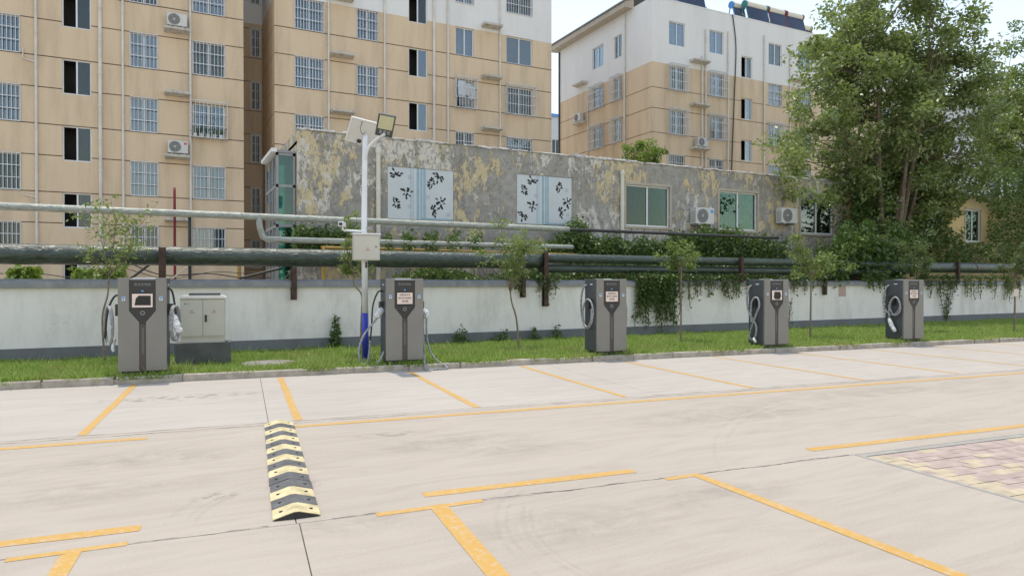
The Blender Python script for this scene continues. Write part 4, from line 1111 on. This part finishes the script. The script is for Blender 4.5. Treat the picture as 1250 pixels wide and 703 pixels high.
charger(2.93, 13.10, 'charging station beside the street light, its wrapped plugs hanging with cables on the ground', 'full', [
    ('black', [(-H_, .33, 1.40), (-H_ - .10, .30, 1.38), (-H_ - .20, .28, 1.12), (-H_ - .23, .27, .7), (-H_ - .26, .25, .45)], .016),
    ('cable', [(-H_ - .26, .25, .45), (-H_ - .29, .22, .18), (-H_ - .34, .15, .02), (-H_ - .46, .1, .02), (-H_ - .50, .1, .28), (-H_ - .40, .14, .56), (-H_ - .2, .2, .80), (-H_ - .12, .22, .90)], .019),
    ('cable', [(-H_ - .44, .06, .02), (-H_ - .28, .0, -.02), (-H_ - .14, .02, .06), (-H_ - .02, .1, .24)], .021),
    ('gun', [(-H_ - .13, .22, .88), (-H_ - .10, .23, .98), (-H_ - .01, .26, 1.04)], .052),
    ('black', [(H_, .33, 1.33), (H_ + .05, .30, 1.2), (H_ + .06, .28, .95)], .016),
    ('cable', [(H_ + .06, .28, .95), (H_ + .05, .2, .5), (H_ + .03, .02, .15), (H_ + .0, -.18, -.10), (H_ + .2, -.24, -.105), (H_ + .42, -.20, -.10), (H_ + .40, -.12, -.06), (H_ + .22, .05, .10), (H_ + .12, .16, .42), (H_ + .11, .2, .88)], .019),
    ('gun', [(H_ + .11, .2, .86), (H_ + .10, .22, .96), (H_ + .02, .26, 1.02)], .050)])
charger(7.52, 13.12, 'charging station with a single hanging cable ring beside the dense wall vines', 'full', [
    ('cable', [(Lx + .05, .45, 1.52), (Lx - .02, .50, 1.45), (Lx - .04, .56, 1.2), (Lx - .04, .54, .86), (Lx - .03, .42, .62), (Lx - .03, .25, .57), (Lx - .03, .08, .72), (Lx - .03, .03, .95), (Lx - .03, .10, 1.13), (Lx - .03, .27, 1.20), (Lx - .03, .42, 1.10), (Lx - .05, .47, .9), (Lx - .05, .40, .66), (Lx - .05, .22, .60), (Lx - .05, .07, .76), (Lx - .05, .06, 1.0)], .022),
    ('cable', ring(Rx - .02, .22, .88, .15, .31, 2.6, .05, .3, 1, .035), .019)])
charger(12.08, 13.10, 'charging station with a figure-eight cable and torn notice behind the forked sapling', 'scrap', [
    ('cable', [(Lx + .05, .45, 1.50), (Lx, .50, 1.42), (Lx - .03, .53, 1.15), (Lx - .03, .46, .85), (Lx - .03, .30, .66), (Lx - .03, .20, .50), (Lx - .03, .22, .28), (Lx - .03, .34, .17), (Lx - .04, .42, .25), (Lx - .04, .34, .5), (Lx - .04, .20, .78), (Lx - .04, .09, 1.0), (Lx - .04, .12, 1.17), (Lx - .04, .24, 1.20), (Lx - .05, .34, 1.08), (Lx - .05, .36, .80), (Lx - .05, .34, .60)], .024),
    ('gun', [(Lx - .05, .26, .22), (Lx - .06, .22, .16), (Lx - .05, .18, .12)], .026),
    ('cable', ring(Rx - .02, .20, .84, .14, .30, 3.3, .06, .3, 1, .035), .019)])
charger(16.74, 13.10, 'charging station with coiled cable and dangling wrapped plug under the big leafy tree', 'full', [
    ('cable', [(Lx + .05, .45, 1.50), (Lx, .50, 1.42), (Lx - .03, .56, 1.15), (Lx - .03, .52, .88), (Lx - .03, .36, .72), (Lx - .03, .18, .74), (Lx - .03, .06, .92), (Lx - .03, .09, 1.10), (Lx - .03, .20, 1.18), (Lx - .04, .32, 1.05), (Lx - .04, .34, .86), (Lx - .04, .22, .70), (Lx - .04, .08, .76), (Lx - .05, .03, .95), (Lx - .05, .12, 1.15), (Lx - .05, .26, 1.14), (Lx - .05, .36, .95), (Lx - .05, .36, .62)], .022),
    ('gun', [(Lx - .05, .36, .60), (Lx - .06, .28, .42), (Lx - .05, .18, .26)], .040),
    ('cable', ring(Rx - .02, .20, .92, .14, .27, 3.1, .06, .3, 1, .035), .019)])

# ------------------------------------------------------------------ electrical cabinet
ct = thing('electrical_cabinet', 'cream two-door electrical cabinet on a dark plinth in the grass', 'cabinet', lot(-.72, 14.62, .07), -DYAW)
MB().box(-.50, .50, -.04, .56, 0, .46).build('plinth', 'plinth', ct, bevel=.01)
MB().box(-.395, .395, .0, .42, .46, .54).build('foot_frame', 'cabinet', ct)
MB().box(-.40, .40, .012, .42, .54, 1.315).build('body', 'cabinet', ct, bevel=.008)
for s in (-1, 1):
    dr = MB().box(.004, .388, -.008, .012, .585, 1.295).build('door', 'cabinet', ct, (0 if s > 0 else -.392, 0, 0), bevel=.005)
    tr = MB().prism([(-.05, 1.03), (.05, 1.03), (0, 1.115)], -.0095, -.0075).build('warning_triangle', 'triangle', dr, (.20, 0, 0))
    MB().prism([(-.012, 1.045), (.0, 1.06), (-.006, 1.06), (.012, 1.085), (.002, 1.072), (.008, 1.072)], -.0105, -.0096).build('bolt_symbol', 'cabinet', dr, (.20, 0, 0))
MB().box(.035, .075, -.026, -.008, .86, 1.0).build('handle', 'charger_black', ct, bevel=.006)
MB().prism([(-.425, 1.315), (.425, 1.315), (.425, 1.345), (.36, 1.375), (-.36, 1.375), (-.425, 1.345)], -.03, .45).build('roof', 'cabinet_top', ct, bevel=.005)
MB().box(-.25, .31, .05, .40, 1.376, 1.42).build('roof_vent', 'charger_side', ct)
MB().box(-.33, -.30, -.0095, -.0075, 1.205, 1.228).build('maker_mark', 'tank_green', ct); text_part('配电', .03, 'text_grey', ct, -.26, -.0085, 1.217)

# ------------------------------------------------------------------ street light
pb = lot(2.36, 14.25, .07)
sl = thing('street_light', 'white solar street light with blue foot, control box and camera', 'street light', pb, -DYAW)
MB().box(-.14, .14, -.14, .14, 0, .025).build('base_plate', 'pole_blue', sl)
MB().tube([(0, 0, .02), (-.005, 0, 1.0)], .068, 16).build('blue_sleeve', 'pole_blue', sl, smooth=True)
MB().tube([(-.005, 0, 1.0), (-.02, 0, 2.9), (.0, 0, 4.56), (.02, 0, 4.66)], [.066, .060, .052, .05], 16).build('pole', 'pole_white', sl, smooth=True)
MB().tube(spline([(0, 0, 4.10), (.03, -.15, 4.35), (.18, -.42, 4.52), (.28, -.62, 4.58)]), .032, 10).build('lamp_arm', 'pole_white', sl, smooth=True)
# lamp head, tipped to light the bays
hd = link('lamp_head', MB().box(-.17, .17, -.46, .05, -.028, .03).mesh('lamp_head', 'lamp_dark'), sl, (.28, -.56, 4.60), bevel=.012); hd.rotation_euler = (R(-42), R(8), R(-6))
MB().box(-.14, .14, -.44, -.13, -.034, -.027).build('lens', 'lens', hd)
for k in range(3): MB().box(-.10 + k * .08, -.05 + k * .08, -.10, -.02, -.034, -.027).build('lens_block', 'ac_grey', hd)
MB().box(-.03, .05, .05, .12, -.03, .02).build('clamp', 'lit_strip_trim', hd)
pn = link('solar_panel', MB().box(-.29, .35, -.27, .27, -.012, .012).mesh('solar_panel', 'panel_back'), sl, (-.04, .12, 4.76)); pn.rotation_euler = (R(-52), R(9), R(4))
MB().box(-.28, .34, -.26, .26, .0125, .016).build('solar_cells', 'pv', pn)
for a in ((-.29, -.265, -.27, .27), (.325, .35, -.27, .27), (-.265, .325, -.27, -.245), (-.265, .325, .245, .27)): MB().box(*a, -.03, -.0125).build('panel_frame', 'pole_white', pn)
MB().box(-.05, .03, .18, .25, -.045, -.013).build('junction_box', 'charger_black', pn)
for k in range(11): MB().box(-.26, .32, -.235 + k * .046, -.233 + k * .046, -.0135, -.0125).build('cell_line', 'lit_strip_trim', pn)
MB().tube(spline([(-.05, -.02, 4.95), (-.10, -.04, 4.78), (-.06, -.06, 4.66), (.0, -.05, 4.72)]), .006, 6).build('panel_wire', 'cable_black', sl)
cb = MB().box(-.275, .255, -.26, -.07, 2.08, 2.60).build('control_box', 'cabinet', sl, bevel=.01)
MB().box(-.255, .235, -.268, -.259, 2.10, 2.57).build('box_door', 'cabinet', cb, bevel=.004)
MB().box(-.29, .27, -.29, -.06, 2.60, 2.63).build('box_roof', 'pole_white', cb)
MB().prism([(-.04, 2.27), (.05, 2.27), (.005, 2.35)], -.2715, -.2685).build('warning_triangle', 'triangle', cb)
MB().box(.16, .185, -.275, -.268, 2.34, 2.37).build('lock', 'charger_black', cb)
MB().box(-.01, .03, -.085, -.06, 1.93, 2.05).build('cable_gland', 'charger_black', sl)
MB().tube([(-.02, -.02, 2.68), (-.45, -.06, 2.69)], .022, 8).build('camera_arm', 'pole_white', sl)
cm = MB().box(-.055, .055, -.16, .08, -.05, .05).build('camera', 'pole_white', sl, (-.47, -.09, 2.80), R(-20), bevel=.015)
MB().lathe((0, -.161, 0), (0, -1, 0), [(0, .035), (.012, .035), (.013, .005)], 14).build('camera_lens', 'charger_black', cm)
MB().tube([(0, .02, -.11), (0, .02, -.04)], .02, 8).build('camera_bracket', 'pole_white', cm)
MB().box(.02, .12, -.05, .05, 2.72, 2.78).build('clamp', 'ac_grey', sl)

# ------------------------------------------------------------------ speed bump
b0_, b1_ = 5.14, 8.66
sb = thing('speed_bump', 'black and yellow rubber speed bump laid across the driveway joint', 'speed bump', lot(.36, b0_, 0), -DYAW - .012)
seq = 'YBYBBYBYBYBYBYBY'
L = (b1_ - b0_) / len(seq)
prof = [(-.165, .004), (.165, .004), (.165, .012), (.02, .052), (-.02, .052), (-.165, .012)]
sgm = {c: MB().prism(prof, .0015, L - .0015).mesh('rubber_segment', m_) for c, m_ in (('Y', 'rubber_yellow'), ('B', 'rubber'))}
hole = MB().lathe((0, 0, 0), (0, 0, 1), [(0, .002), (.0005, .014), (.006, .014), (.007, .002)], 10).mesh('dark_bolt_hole', 'charger_black')  # black disc stands in for the dark inside a bolt hole
for i, c in enumerate(seq):
    s_ = link('rubber_segment', sgm[c], sb, (random.uniform(-.004, .004), i * L + (.012 if i > 3 else 0), 0), random.uniform(-.006, .006))
    for sx in (-1, 1): link('dark_bolt_hole', hole, s_, (sx * .105, L * .5, .0265))
MB().prism([(-.158, .003), (.158, .003), (.15, .012), (.015, .049), (-.015, .049), (-.15, .012)], -.003, .001).build('dark_end_hollow', 'charger_black', sb)  # black plate painted in for the shade inside the open, hollow end

# ------------------------------------------------------------------ vegetation
def tree_points(r_, clumps, per, rad):
    pts = []
    for c in clumps:
        k = int(per * r_.uniform(.6, 1.4)); q = r_.normal(size=(k, 3)); q /= np.linalg.norm(q, axis=1)[:, None]
        pts.append(np.array(c) + q * (rad * r_.random((k, 1)) ** .45) * np.array([1, 1, .75]) * r_.uniform(.7, 1.3))
    return np.concatenate(pts)
def branchy(m, r_, a, b, r0, r1, bend=.25, n=7):
    a, b = Vector(a), Vector(b); mid = (a + b) / 2 + Vector(r_.normal(size=3)) * (b - a).length * bend * .4 - Vector((0, 0, 0))
    pts = spline([a, mid, b], n); k = len(pts)
    m.tube(pts, [r0 + (r1 - r0) * i / (k - 1) for i in range(k)], 7); return pts
def sapling(uv, z0, top_v, crown, label, seed, leaf='leaf_young', nl=700, lean=None, Yg=None, fork=.55, r0=.022, lsize=.095, ctr=None):
    r_ = np.random.default_rng(seed)
    g_ = on_ground(*uv, .1); base = lot(*g_, .06)
    t = thing('sapling', label, 'sapling', base)
    dep = base.y
    top = at(uv[0], top_v, dep).z - .06
    cu, cv, cw, ch = crown                       # crown centre offset in metres and half sizes
    m = MB()
    path = [(0, 0, 0)] + [(x, y, z) for x, y, z in (lean or [])]
    hf = top * fork
    path.append((path[-1][0] * .9 + cu * .25, 0, hf))
    sp = spline(path, 6); m.tube(sp, [r0 * (1 - .4 * i / len(sp)) for i in range(len(sp))], 8)
    tip = Vector(sp[-1])
    clumps = []
    for k in range(9):
        a = r_.random() * 2 * math.pi; rr_ = .35 + .65 * r_.random()
        e = Vector((cu + math.cos(a) * cw * rr_, math.sin(a) * cw * rr_ * .8, cv + r_.uniform(-1, 1) * ch))
        pts = branchy(m, r_, tip + Vector((0, 0, r_.uniform(-.25, .0) * hf * .3)), e, r0 * .45, .004, .3, 5)
        clumps += [tuple(pts[int(len(pts) * .6)]), tuple(pts[int(len(pts) * .8)]), tuple(e)]
        for q in range(2):
            e2 = e + Vector(r_.normal(size=3)) * cw * .3; branchy(m, r_, pts[int(len(pts) * .7)], e2, .005, .002, .2, 4); clumps.append(tuple(e2))
    m.build('trunk', 'bark_pale', t, smooth=True)
    P_ = tree_points(r_, clumps, nl / len(clumps), cw * .26)
    leaves('crown', leaf, P_, lsize, t, .25, .45, seed=seed)
    return t
sapling((128, 438), 0, 262, (.12, 2.75, .95, .50), 'airy sapling with reaching twigs beside the charger with the torn frame', 21, 'leaf_young', 900, [(-.04, 0, .9), (.06, 0, 1.4)], fork=.62)
sapling((440, 432), 0, 262, (-.12, 2.55, .36, .75), 'thin crooked sapling standing behind the white street light', 22, 'leaf_young', 800, [(.02, 0, .8), (.03, 0, 1.35), (-.14, 0, 1.6)], fork=.62)
sapling((633, 421), 0, 283, (-.25, 2.35, .68, .55), 'bent sapling with bright leaves in front of the bare white wall', 23, 'leaf_young', 1700, [(-.06, 0, .7), (-.2, 0, 1.15)], fork=.50, r0=.028)
sapling((831, 415), 0, 290, (.05, 2.25, .52, .55), 'straight sapling in front of the dense wall vines', 24, 'leaf_young', 1500, [(.01, 0, .9)], fork=.75, r0=.027)
sapling((989, 412), 0, 288, (.05, 2.35, .72, .48), 'forked sapling with a round crown beside the pink plaque', 25, 'leaf_young', 2000, [(.02, 0, 1.0)], fork=.62, r0=.03)
sapling((1117, 404), 0, 290, (.0, 2.5, .62, .45), 'dull green sapling hidden behind the charger under the big tree', 26, 'leaf_young_dull', 1700, [(.0, 0, 1.0)], fork=.62)
sapling((1238, 404), 0, 296, (-.1, 2.5, .65, .45), 'twin-stemmed sapling carrying a small pink tag', 27, 'leaf_young_dull', 1700, [(.03, 0, 1.0)], fork=.62, r0=.035)
sg_ = lot(*on_ground(1238, 404, .1), 0)
tag(MB().box(-.14, .14, -.012, 0, -.12, .12).build('hanging_tag', 'paper', None, (sg_.x, sg_.y - .05, 1.36)), 'small pink tag hung on the twin-stemmed sapling', 'tag')
# big tree behind the wall
def big_tree(base, centre, rad, nclump, per, leafm, label, seed, stems, lsize, crad, extra=(), group=None, hole=.0):
    r_ = np.random.default_rng(seed); base = Vector(base)
    t = thing('tree', label, 'tree', base, 0, group)
    c = np.array(centre) - np.array(base); rad = np.array(rad)
    cl = []
    while len(cl) < nclump:
        q = r_.uniform(-1, 1, 3); d_ = np.linalg.norm(q)
        if d_ > 1 or d_ < .30 and r_.random() < .6: continue
        wob = 1 + .20 * math.sin(5 * q[0] + 3 * q[2] + seed) + .10 * math.sin(9 * q[2] - 4 * q[1])
        p_ = c + q * rad * wob
        cl.append(p_)
    cl += [np.array(e) - np.array(base) for e in extra]
    m = MB(); ends = []
    for k in range(stems):
        a = 2 * math.pi * (k + .3 * r_.random()) / stems; e = Vector((math.cos(a) * rad[0] * .42, math.sin(a) * rad[1] * .4, c[2] + rad[2] * r_.uniform(-.35, .35)))
        e += Vector((c[0], c[1], 0)) * .8
        pts = branchy(m, r_, (r_.normal() * .12, r_.normal() * .12, 0), e, .15, .045, .22, 10); ends.append(pts)
    for p_ in cl[::2]:
        pts = min(ends, key=lambda s: min((Vector(p_) - q).length for q in s)); st = min(pts[len(pts) // 3:], key=lambda q: (Vector(p_) - q).length + .4 * max(0, q.z - p_[2] + .5))
        branchy(m, r_, st, p_, .032, .007, .18, 5)
    m.build('trunk', 'bark', t, smooth=True)
    leaves('crown', leafm, tree_points(r_, cl, per, crad), lsize, t, .45, .52, seed=seed)
    return t
TC = at(1090, 128, 20.3); TB = at(1072, 300, 20.0)
ex = [at(u, v, 19.2) + Vector((0, random.uniform(-1, 1), 0)) for u, v in ((965, 190), (972, 205), (985, 215), (960, 175), (990, 232), (1000, 175), (975, 165), (965, 238), (1010, 245), (1020, 60), (1005, 85), (1000, 25), (1012, 10), (1045, 5), (1100, 0), (1140, 10), (1160, 35), (1180, 70), (1190, 110), (1200, 150), (1165, 160), (1150, 190), (1120, 225), (1185, 205), (1210, 210), (1030, 240), (1000, 130), (990, 110), (985, 148))]
big_tree((TB.x, 19.6, .0), TC, (5.0, 3.4, 6.1), 500, 118, 'leaf_tree', 'tall many-stemmed leafy tree growing behind the white wall', 31, 9, .20, .66, ex)
T2 = at(1262, 150, 21.5)
big_tree((T2.x - .5, 21.0, 0), T2, (4.0, 3.0, 5.0), 300, 105, 'leaf_light', 'light green tree beyond the big leafy tree', 32, 6, .19, .6)
q = at(786, 186, 27); big_tree((q.x, 27, 0), q, (1.1, 1.0, .55), 26, 90, 'leaf_bright', 'small bright green treetop above the parapet of the peeling building', 33, 4, .14, .3)
# shrubs and ivy
def foliage(name, label, pts, leafm, size, cat, loc=None, stems=None, group=None, aspect=.6, droop=.5, seed=1):
    P_ = np.asarray(pts, float); o = np.array([P_[:, 0].mean(), P_[:, 1].mean(), P_[:, 2].min()]) if loc is None else np.array(loc)
    t = thing(name, label, cat, tuple(o), 0, group)
    leaves('foliage', leafm, P_ - o, size, t, droop, aspect, seed=seed)
    if stems:
        m = MB()
        for s in stems: m.tube([Vector(q) - Vector(o) for q in s], .012, 5)
        m.build('stem', 'bark', t)
    return t
def scatter(r_, u0, u1, v0, v1, Y0, Y1, n, mask=None):
    out = []
    while len(out) < n:
        u, v = r_.uniform(u0, u1), r_.uniform(v0, v1)
        if mask and not mask(u, v, r_): continue
        p_ = at(u, v, r_.uniform(Y0, Y1)); out.append(tuple(p_))
    return out
r1 = np.random.default_rng(41)
def edge(u, v, r_):
    t = 289 - 4 * math.sin(u * .045) - 6 * math.sin(u * .021 + 2) - 3 * math.sin(u * .17); return v > t + r_.normal() * 3
foliage('climbing_ivy', 'ivy band growing along the foot of the peeling building under its windows', scatter(r1, 690, 962, 272, 318, 19.4, 20.4, 9000, edge), 'leaf_ivy', .13, 'ivy', seed=41)
foliage('climbing_ivy', 'ivy tuft climbing below the second boarded window', scatter(r1, 668, 745, 262, 310, 19.3, 20.4, 1900, lambda u, v, r_: v > 300 - 32 * math.exp(-((u - 703) / 22) ** 2) + r_.normal() * 4), 'leaf_ivy', .13, 'ivy', seed=42)
foliage('climbing_ivy', 'dark ivy on the peeling wall behind the pale branch pipe', scatter(r1, 358, 440, 265, 312, 19.6, 20.45, 2600, lambda u, v, r_: v > 276 - 6 * math.sin(u * .09) + 8 * abs(u - 400) / 40 + r_.normal() * 4), 'leaf_ivy', .12, 'ivy', seed=43)
foliage('climbing_ivy', 'thin ivy trailing over the pale pipe below the first boarded window', scatter(r1, 470, 600, 282, 306, 18.7, 20.3, 1000, lambda u, v, r_: v > 292 - 8 * math.sin(u * .11) ** 2 + r_.normal() * 5 and math.sin(u * .23) > -.4), 'leaf_ivy', .12, 'ivy', seed=44)
foliage('climbing_ivy', 'shady undergrowth filling the gap below the thick pipe', scatter(r1, 480, 700, 326, 343, 17.95, 19.5, 3400, lambda u, v, r_: v > 333 - 6 * math.sin(u * .05) + r_.normal() * 3), 'leaf_ivy', .11, 'ivy', seed=45)
foliage('climbing_ivy', 'undergrowth behind the double pipes and wall vines', scatter(r1, 700, 1010, 318, 350, 18.05, 20.3, 7000), 'leaf_ivy', .13, 'ivy', seed=46)
foliage('climbing_ivy', 'thick ivy covering the yellow end of the old building', scatter(r1, 1040, 1310, 205, 324, 19.6, 20.45, 24000, lambda u, v, r_: (v > 296 - 30 * math.sin(u * .03) ** 2 + r_.normal() * 4 or u > 1214 + 10 * math.sin(v * .12) + r_.normal() * 4 or u < 1166 + 8 * math.sin(v * .2) or v < 246 + 6 * math.sin(u * .2)) and not (1176 < u < 1206 and 246 < v < 296)), 'leaf_ivy', .15, 'ivy', seed=47)
foliage('shrub', 'broad dark shrub spilling over the wall below the big tree', scatter(r1, 998, 1132, 268, 350, 17.4, 19.5, 8500, lambda u, v, r_: ((u - 1066) / 66) ** 2 + ((v - 312 + 7 * math.sin(u * .11)) / (36 + 10 * math.sin(u * .19 + 1))) ** 2 < 1 + r_.normal() * .25), 'leaf_ivy', .17, 'shrub', seed=48)
foliage('climbing_ivy', 'dark creeper thicket around the stems of the big tree', scatter(r1, 1015, 1160, 195, 300, 20.0, 22.0, 9000, lambda u, v, r_: ((u - 1085) / 72) ** 2 + ((v - 255) / 58) ** 2 < 1 + r_.normal() * .15), 'leaf_ivy', .15, 'ivy', seed=54)
foliage('shrub', 'pale leafy branch arching down over the pipes beside the forked sapling', scatter(r1, 1015, 1062, 288, 336, 17.2, 17.9, 700, lambda u, v, r_: abs(v - (292 + (1060 - u) * .85 * ((1060 - u) / 45))) < 9), 'leaf_light', .15, 'shrub', seed=49)
foliage('shrub', 'compact bright weed clump behind the wall, away from any sapling', scatter(r1, 12, 44, 326, 341, 18.1, 18.6, 300), 'leaf_bright', .16, 'shrub', seed=50)
foliage('shrub', 'weedy shoots and dry leaves behind the wall by the airy sapling', scatter(r1, 86, 152, 326, 343, 18.1, 18.6, 420, lambda u, v, r_: r_.random() < .3 + .5 * (u > 130)), 'leaf_bright', .14, 'shrub', seed=51)
foliage('shrub', 'small climbing creeper on the wall foot between manhole and street light', scatter(r1, 392, 418, 384, 426, 17.35, 17.58, 420, lambda u, v, r_: abs(u - 410 + (v - 384) * .02) < 1.5 + (v - 384) * .17), 'leaf_ivy', .09, 'creeper', seed=52)
for k, (u, w_, v0, lab) in enumerate(((563, 10, 396, 'low weed at the wall foot beside the cables of the street-light charger'), (612, 16, 402, 'low wide weed at the wall foot behind the bent sapling'), (652, 7, 398, 'narrow weed at the wall foot below the short bracket'), (680, 6, 396, 'spiky weed at the wall foot below the long bracket'))):
    foliage('weed', lab, scatter(r1, u - w_, u + w_, v0, 416, 17.2, 17.55, 130, lambda a, b, r_: abs(a - u) < w_ * (b - v0 + 4) / 20), 'leaf_ivy', .09, 'weed', seed=60 + k)
def hanging(u0, u1, label, seed, strands, lmax, leafm='leaf_ivy', top=340, dens=26):
    r_ = np.random.default_rng(seed); pts = []; st = []
    for k in range(strands):
        u = r_.uniform(u0, u1); L_ = lmax * (.35 + .65 * r_.random() ** 1.4); a = at(u, top, WALL_Y - .1)
        x, z = a.x, a.z; path = [(x, WALL_Y + .1, z + .1), (x, WALL_Y - .07, z)]
        s = 0
        while s < L_:
            s += .08; x += r_.normal() * .018; path.append((x, WALL_Y - .07 - .03 * r_.random(), z - s))
            for q in range(int(dens * .08 * (1.3 - s / L_)) + 1): pts.append((x + r_.normal() * .05, WALL_Y - .10 + r_.normal() * .04, z - s + r_.normal() * .05))
        for q in range(16): pts.append((x + r_.normal() * .15, WALL_Y + r_.normal() * .1, z + abs(r_.normal()) * .08))
        st.append(path)
    foliage('hanging_vine', label, pts, leafm, .10, 'vine', stems=st, seed=seed)
hanging(778, 828, 'dense curtain of vines hanging down to the grass beside the straight sapling', 71, 44, 1.55, dens=80)
hanging(828, 845, 'thin dry vines hanging beside the straight sapling trunk', 72, 6, 1.5, dens=14)
hanging(850, 915, 'ragged vines hanging between the straight sapling and the figure-eight charger', 73, 26, .75, dens=34)
hanging(660, 680, 'ivy tuft hanging around the foot of the long bracket', 74, 9, .75, dens=40)
hanging(626, 640, 'small ivy tuft hanging over the coping by the short bracket', 75, 5, .4, dens=34)
hanging(965, 1015, 'short vines hanging over the coping behind the forked sapling', 76, 14, .5, dens=34)
hanging(1060, 1084, 'short vines hanging over the coping between pink plaque and coiled-cable charger', 77, 8, .5, dens=34)
hanging(1128, 1175, 'fan of vines hanging over the coping by the fan-shaped creeper', 78, 22, .8, dens=36)
hanging(1178, 1250, 'pale ragged vines hanging behind the twin-stemmed sapling', 79, 34, 1.0, 'leaf_light', dens=32)
def climber(u, v0, label, seed, n_):
    r_ = np.random.default_rng(seed); b = at(u, 396, WALL_Y - .05); pts = []; st = []
    for k in range(5):
        x = b.x; path = [(x, WALL_Y - .05, .1)]; zt = at(u, v0, WALL_Y - .05).z * r_.uniform(.75, 1); d_ = r_.normal() * .35
        for i in range(12):
            f_ = (i + 1) / 12; path.append((x + d_ * f_ + r_.normal() * .02, WALL_Y - .05, .1 + (zt - .1) * f_))
            for q in range(int(n_ / 60)): pts.append((path[-1][0] + r_.normal() * .06, WALL_Y - .07 + r_.normal() * .03, path[-1][2] + r_.normal() * .06))
        st.append(path)
    foliage('hanging_vine', label, pts, 'leaf_ivy', .085, 'vine', stems=st, seed=seed)
climber(1155, 350, 'fan-shaped creeper climbing the wall under the strapped pipe', 81, 260)
climber(1083, 352, 'slim creeper climbing the wall between pink plaque and coiled-cable charger', 82, 160)
climber(962, 362, 'slim creeper on the wall beside the charger with the figure-eight cable', 83, 110)
# pot plants in the window cage of the left wing
for k in range(5):
    x = 1.25 + k * .27; z = HEAD[2] - WH - .05
    t = thing('potted_plant', 'small potted plant standing in the window cage of the left wing', 'potted plant', (x, FY - .2, z), 0, 'pot plants in the window cage')
    MB().lathe((0, 0, 0), (0, 0, 1), [(0, .06), (.16, .085), (.17, .085), (.171, .01)], 10).build('pot', 'tank' if k % 2 else 'pvc', t)
    r_ = np.random.default_rng(90 + k); leaves('foliage', 'leaf_ivy', r_.normal(size=(60, 3)) * [.09, .07, .14] + [0, 0, .33], .1, t, seed=90 + k)

# washing hung in one window cage
def garment(x, z, w, h, mat, label, seed):
    r_ = random.Random(seed); m = MB(); n_ = 9; mm = 6
    for j in range(mm + 1):
        for i in range(n_ + 1):
            f_ = i / n_; g_ = j / mm
            ww = w * (1 + .12 * math.sin(g_ * 3)); m.v.append(((f_ - .5) * ww, .035 * math.sin(i * 1.7 + seed) * (1 - .5 * g_) + .01 * r_.random(), h * g_ + .03 * math.sin(f_ * 5 + seed) * (1 - g_)))
    for j in range(mm):
        for i in range(n_): q = j * (n_ + 1) + i; m.f.append((q, q + 1, q + n_ + 2, q + n_ + 1))
    o = m.build('laundry', mat, None, (x, FY - .2, z), smooth=True)
    sd = o.modifiers.new('cloth', 'SOLIDIFY'); sd.thickness = .012
    tag(o, label, 'laundry')
zc = HEAD[3] - WH
garment(14.42, zc + .55, .38, .85, 'label_white', 'pale shirt hung in the window cage of the middle wing', 1)
garment(14.80, zc + .62, .30, .70, 'ac', 'white cloth hung in the window cage of the middle wing', 2)
garment(15.02, zc + .45, .34, .75, 'curtain', 'blue-grey shirt hung in the window cage of the middle wing', 3)
garment(14.60, zc + .08, .60, .42, 'ac_dark', 'dark folded cloth at the bottom of the middle wing window cage', 4)
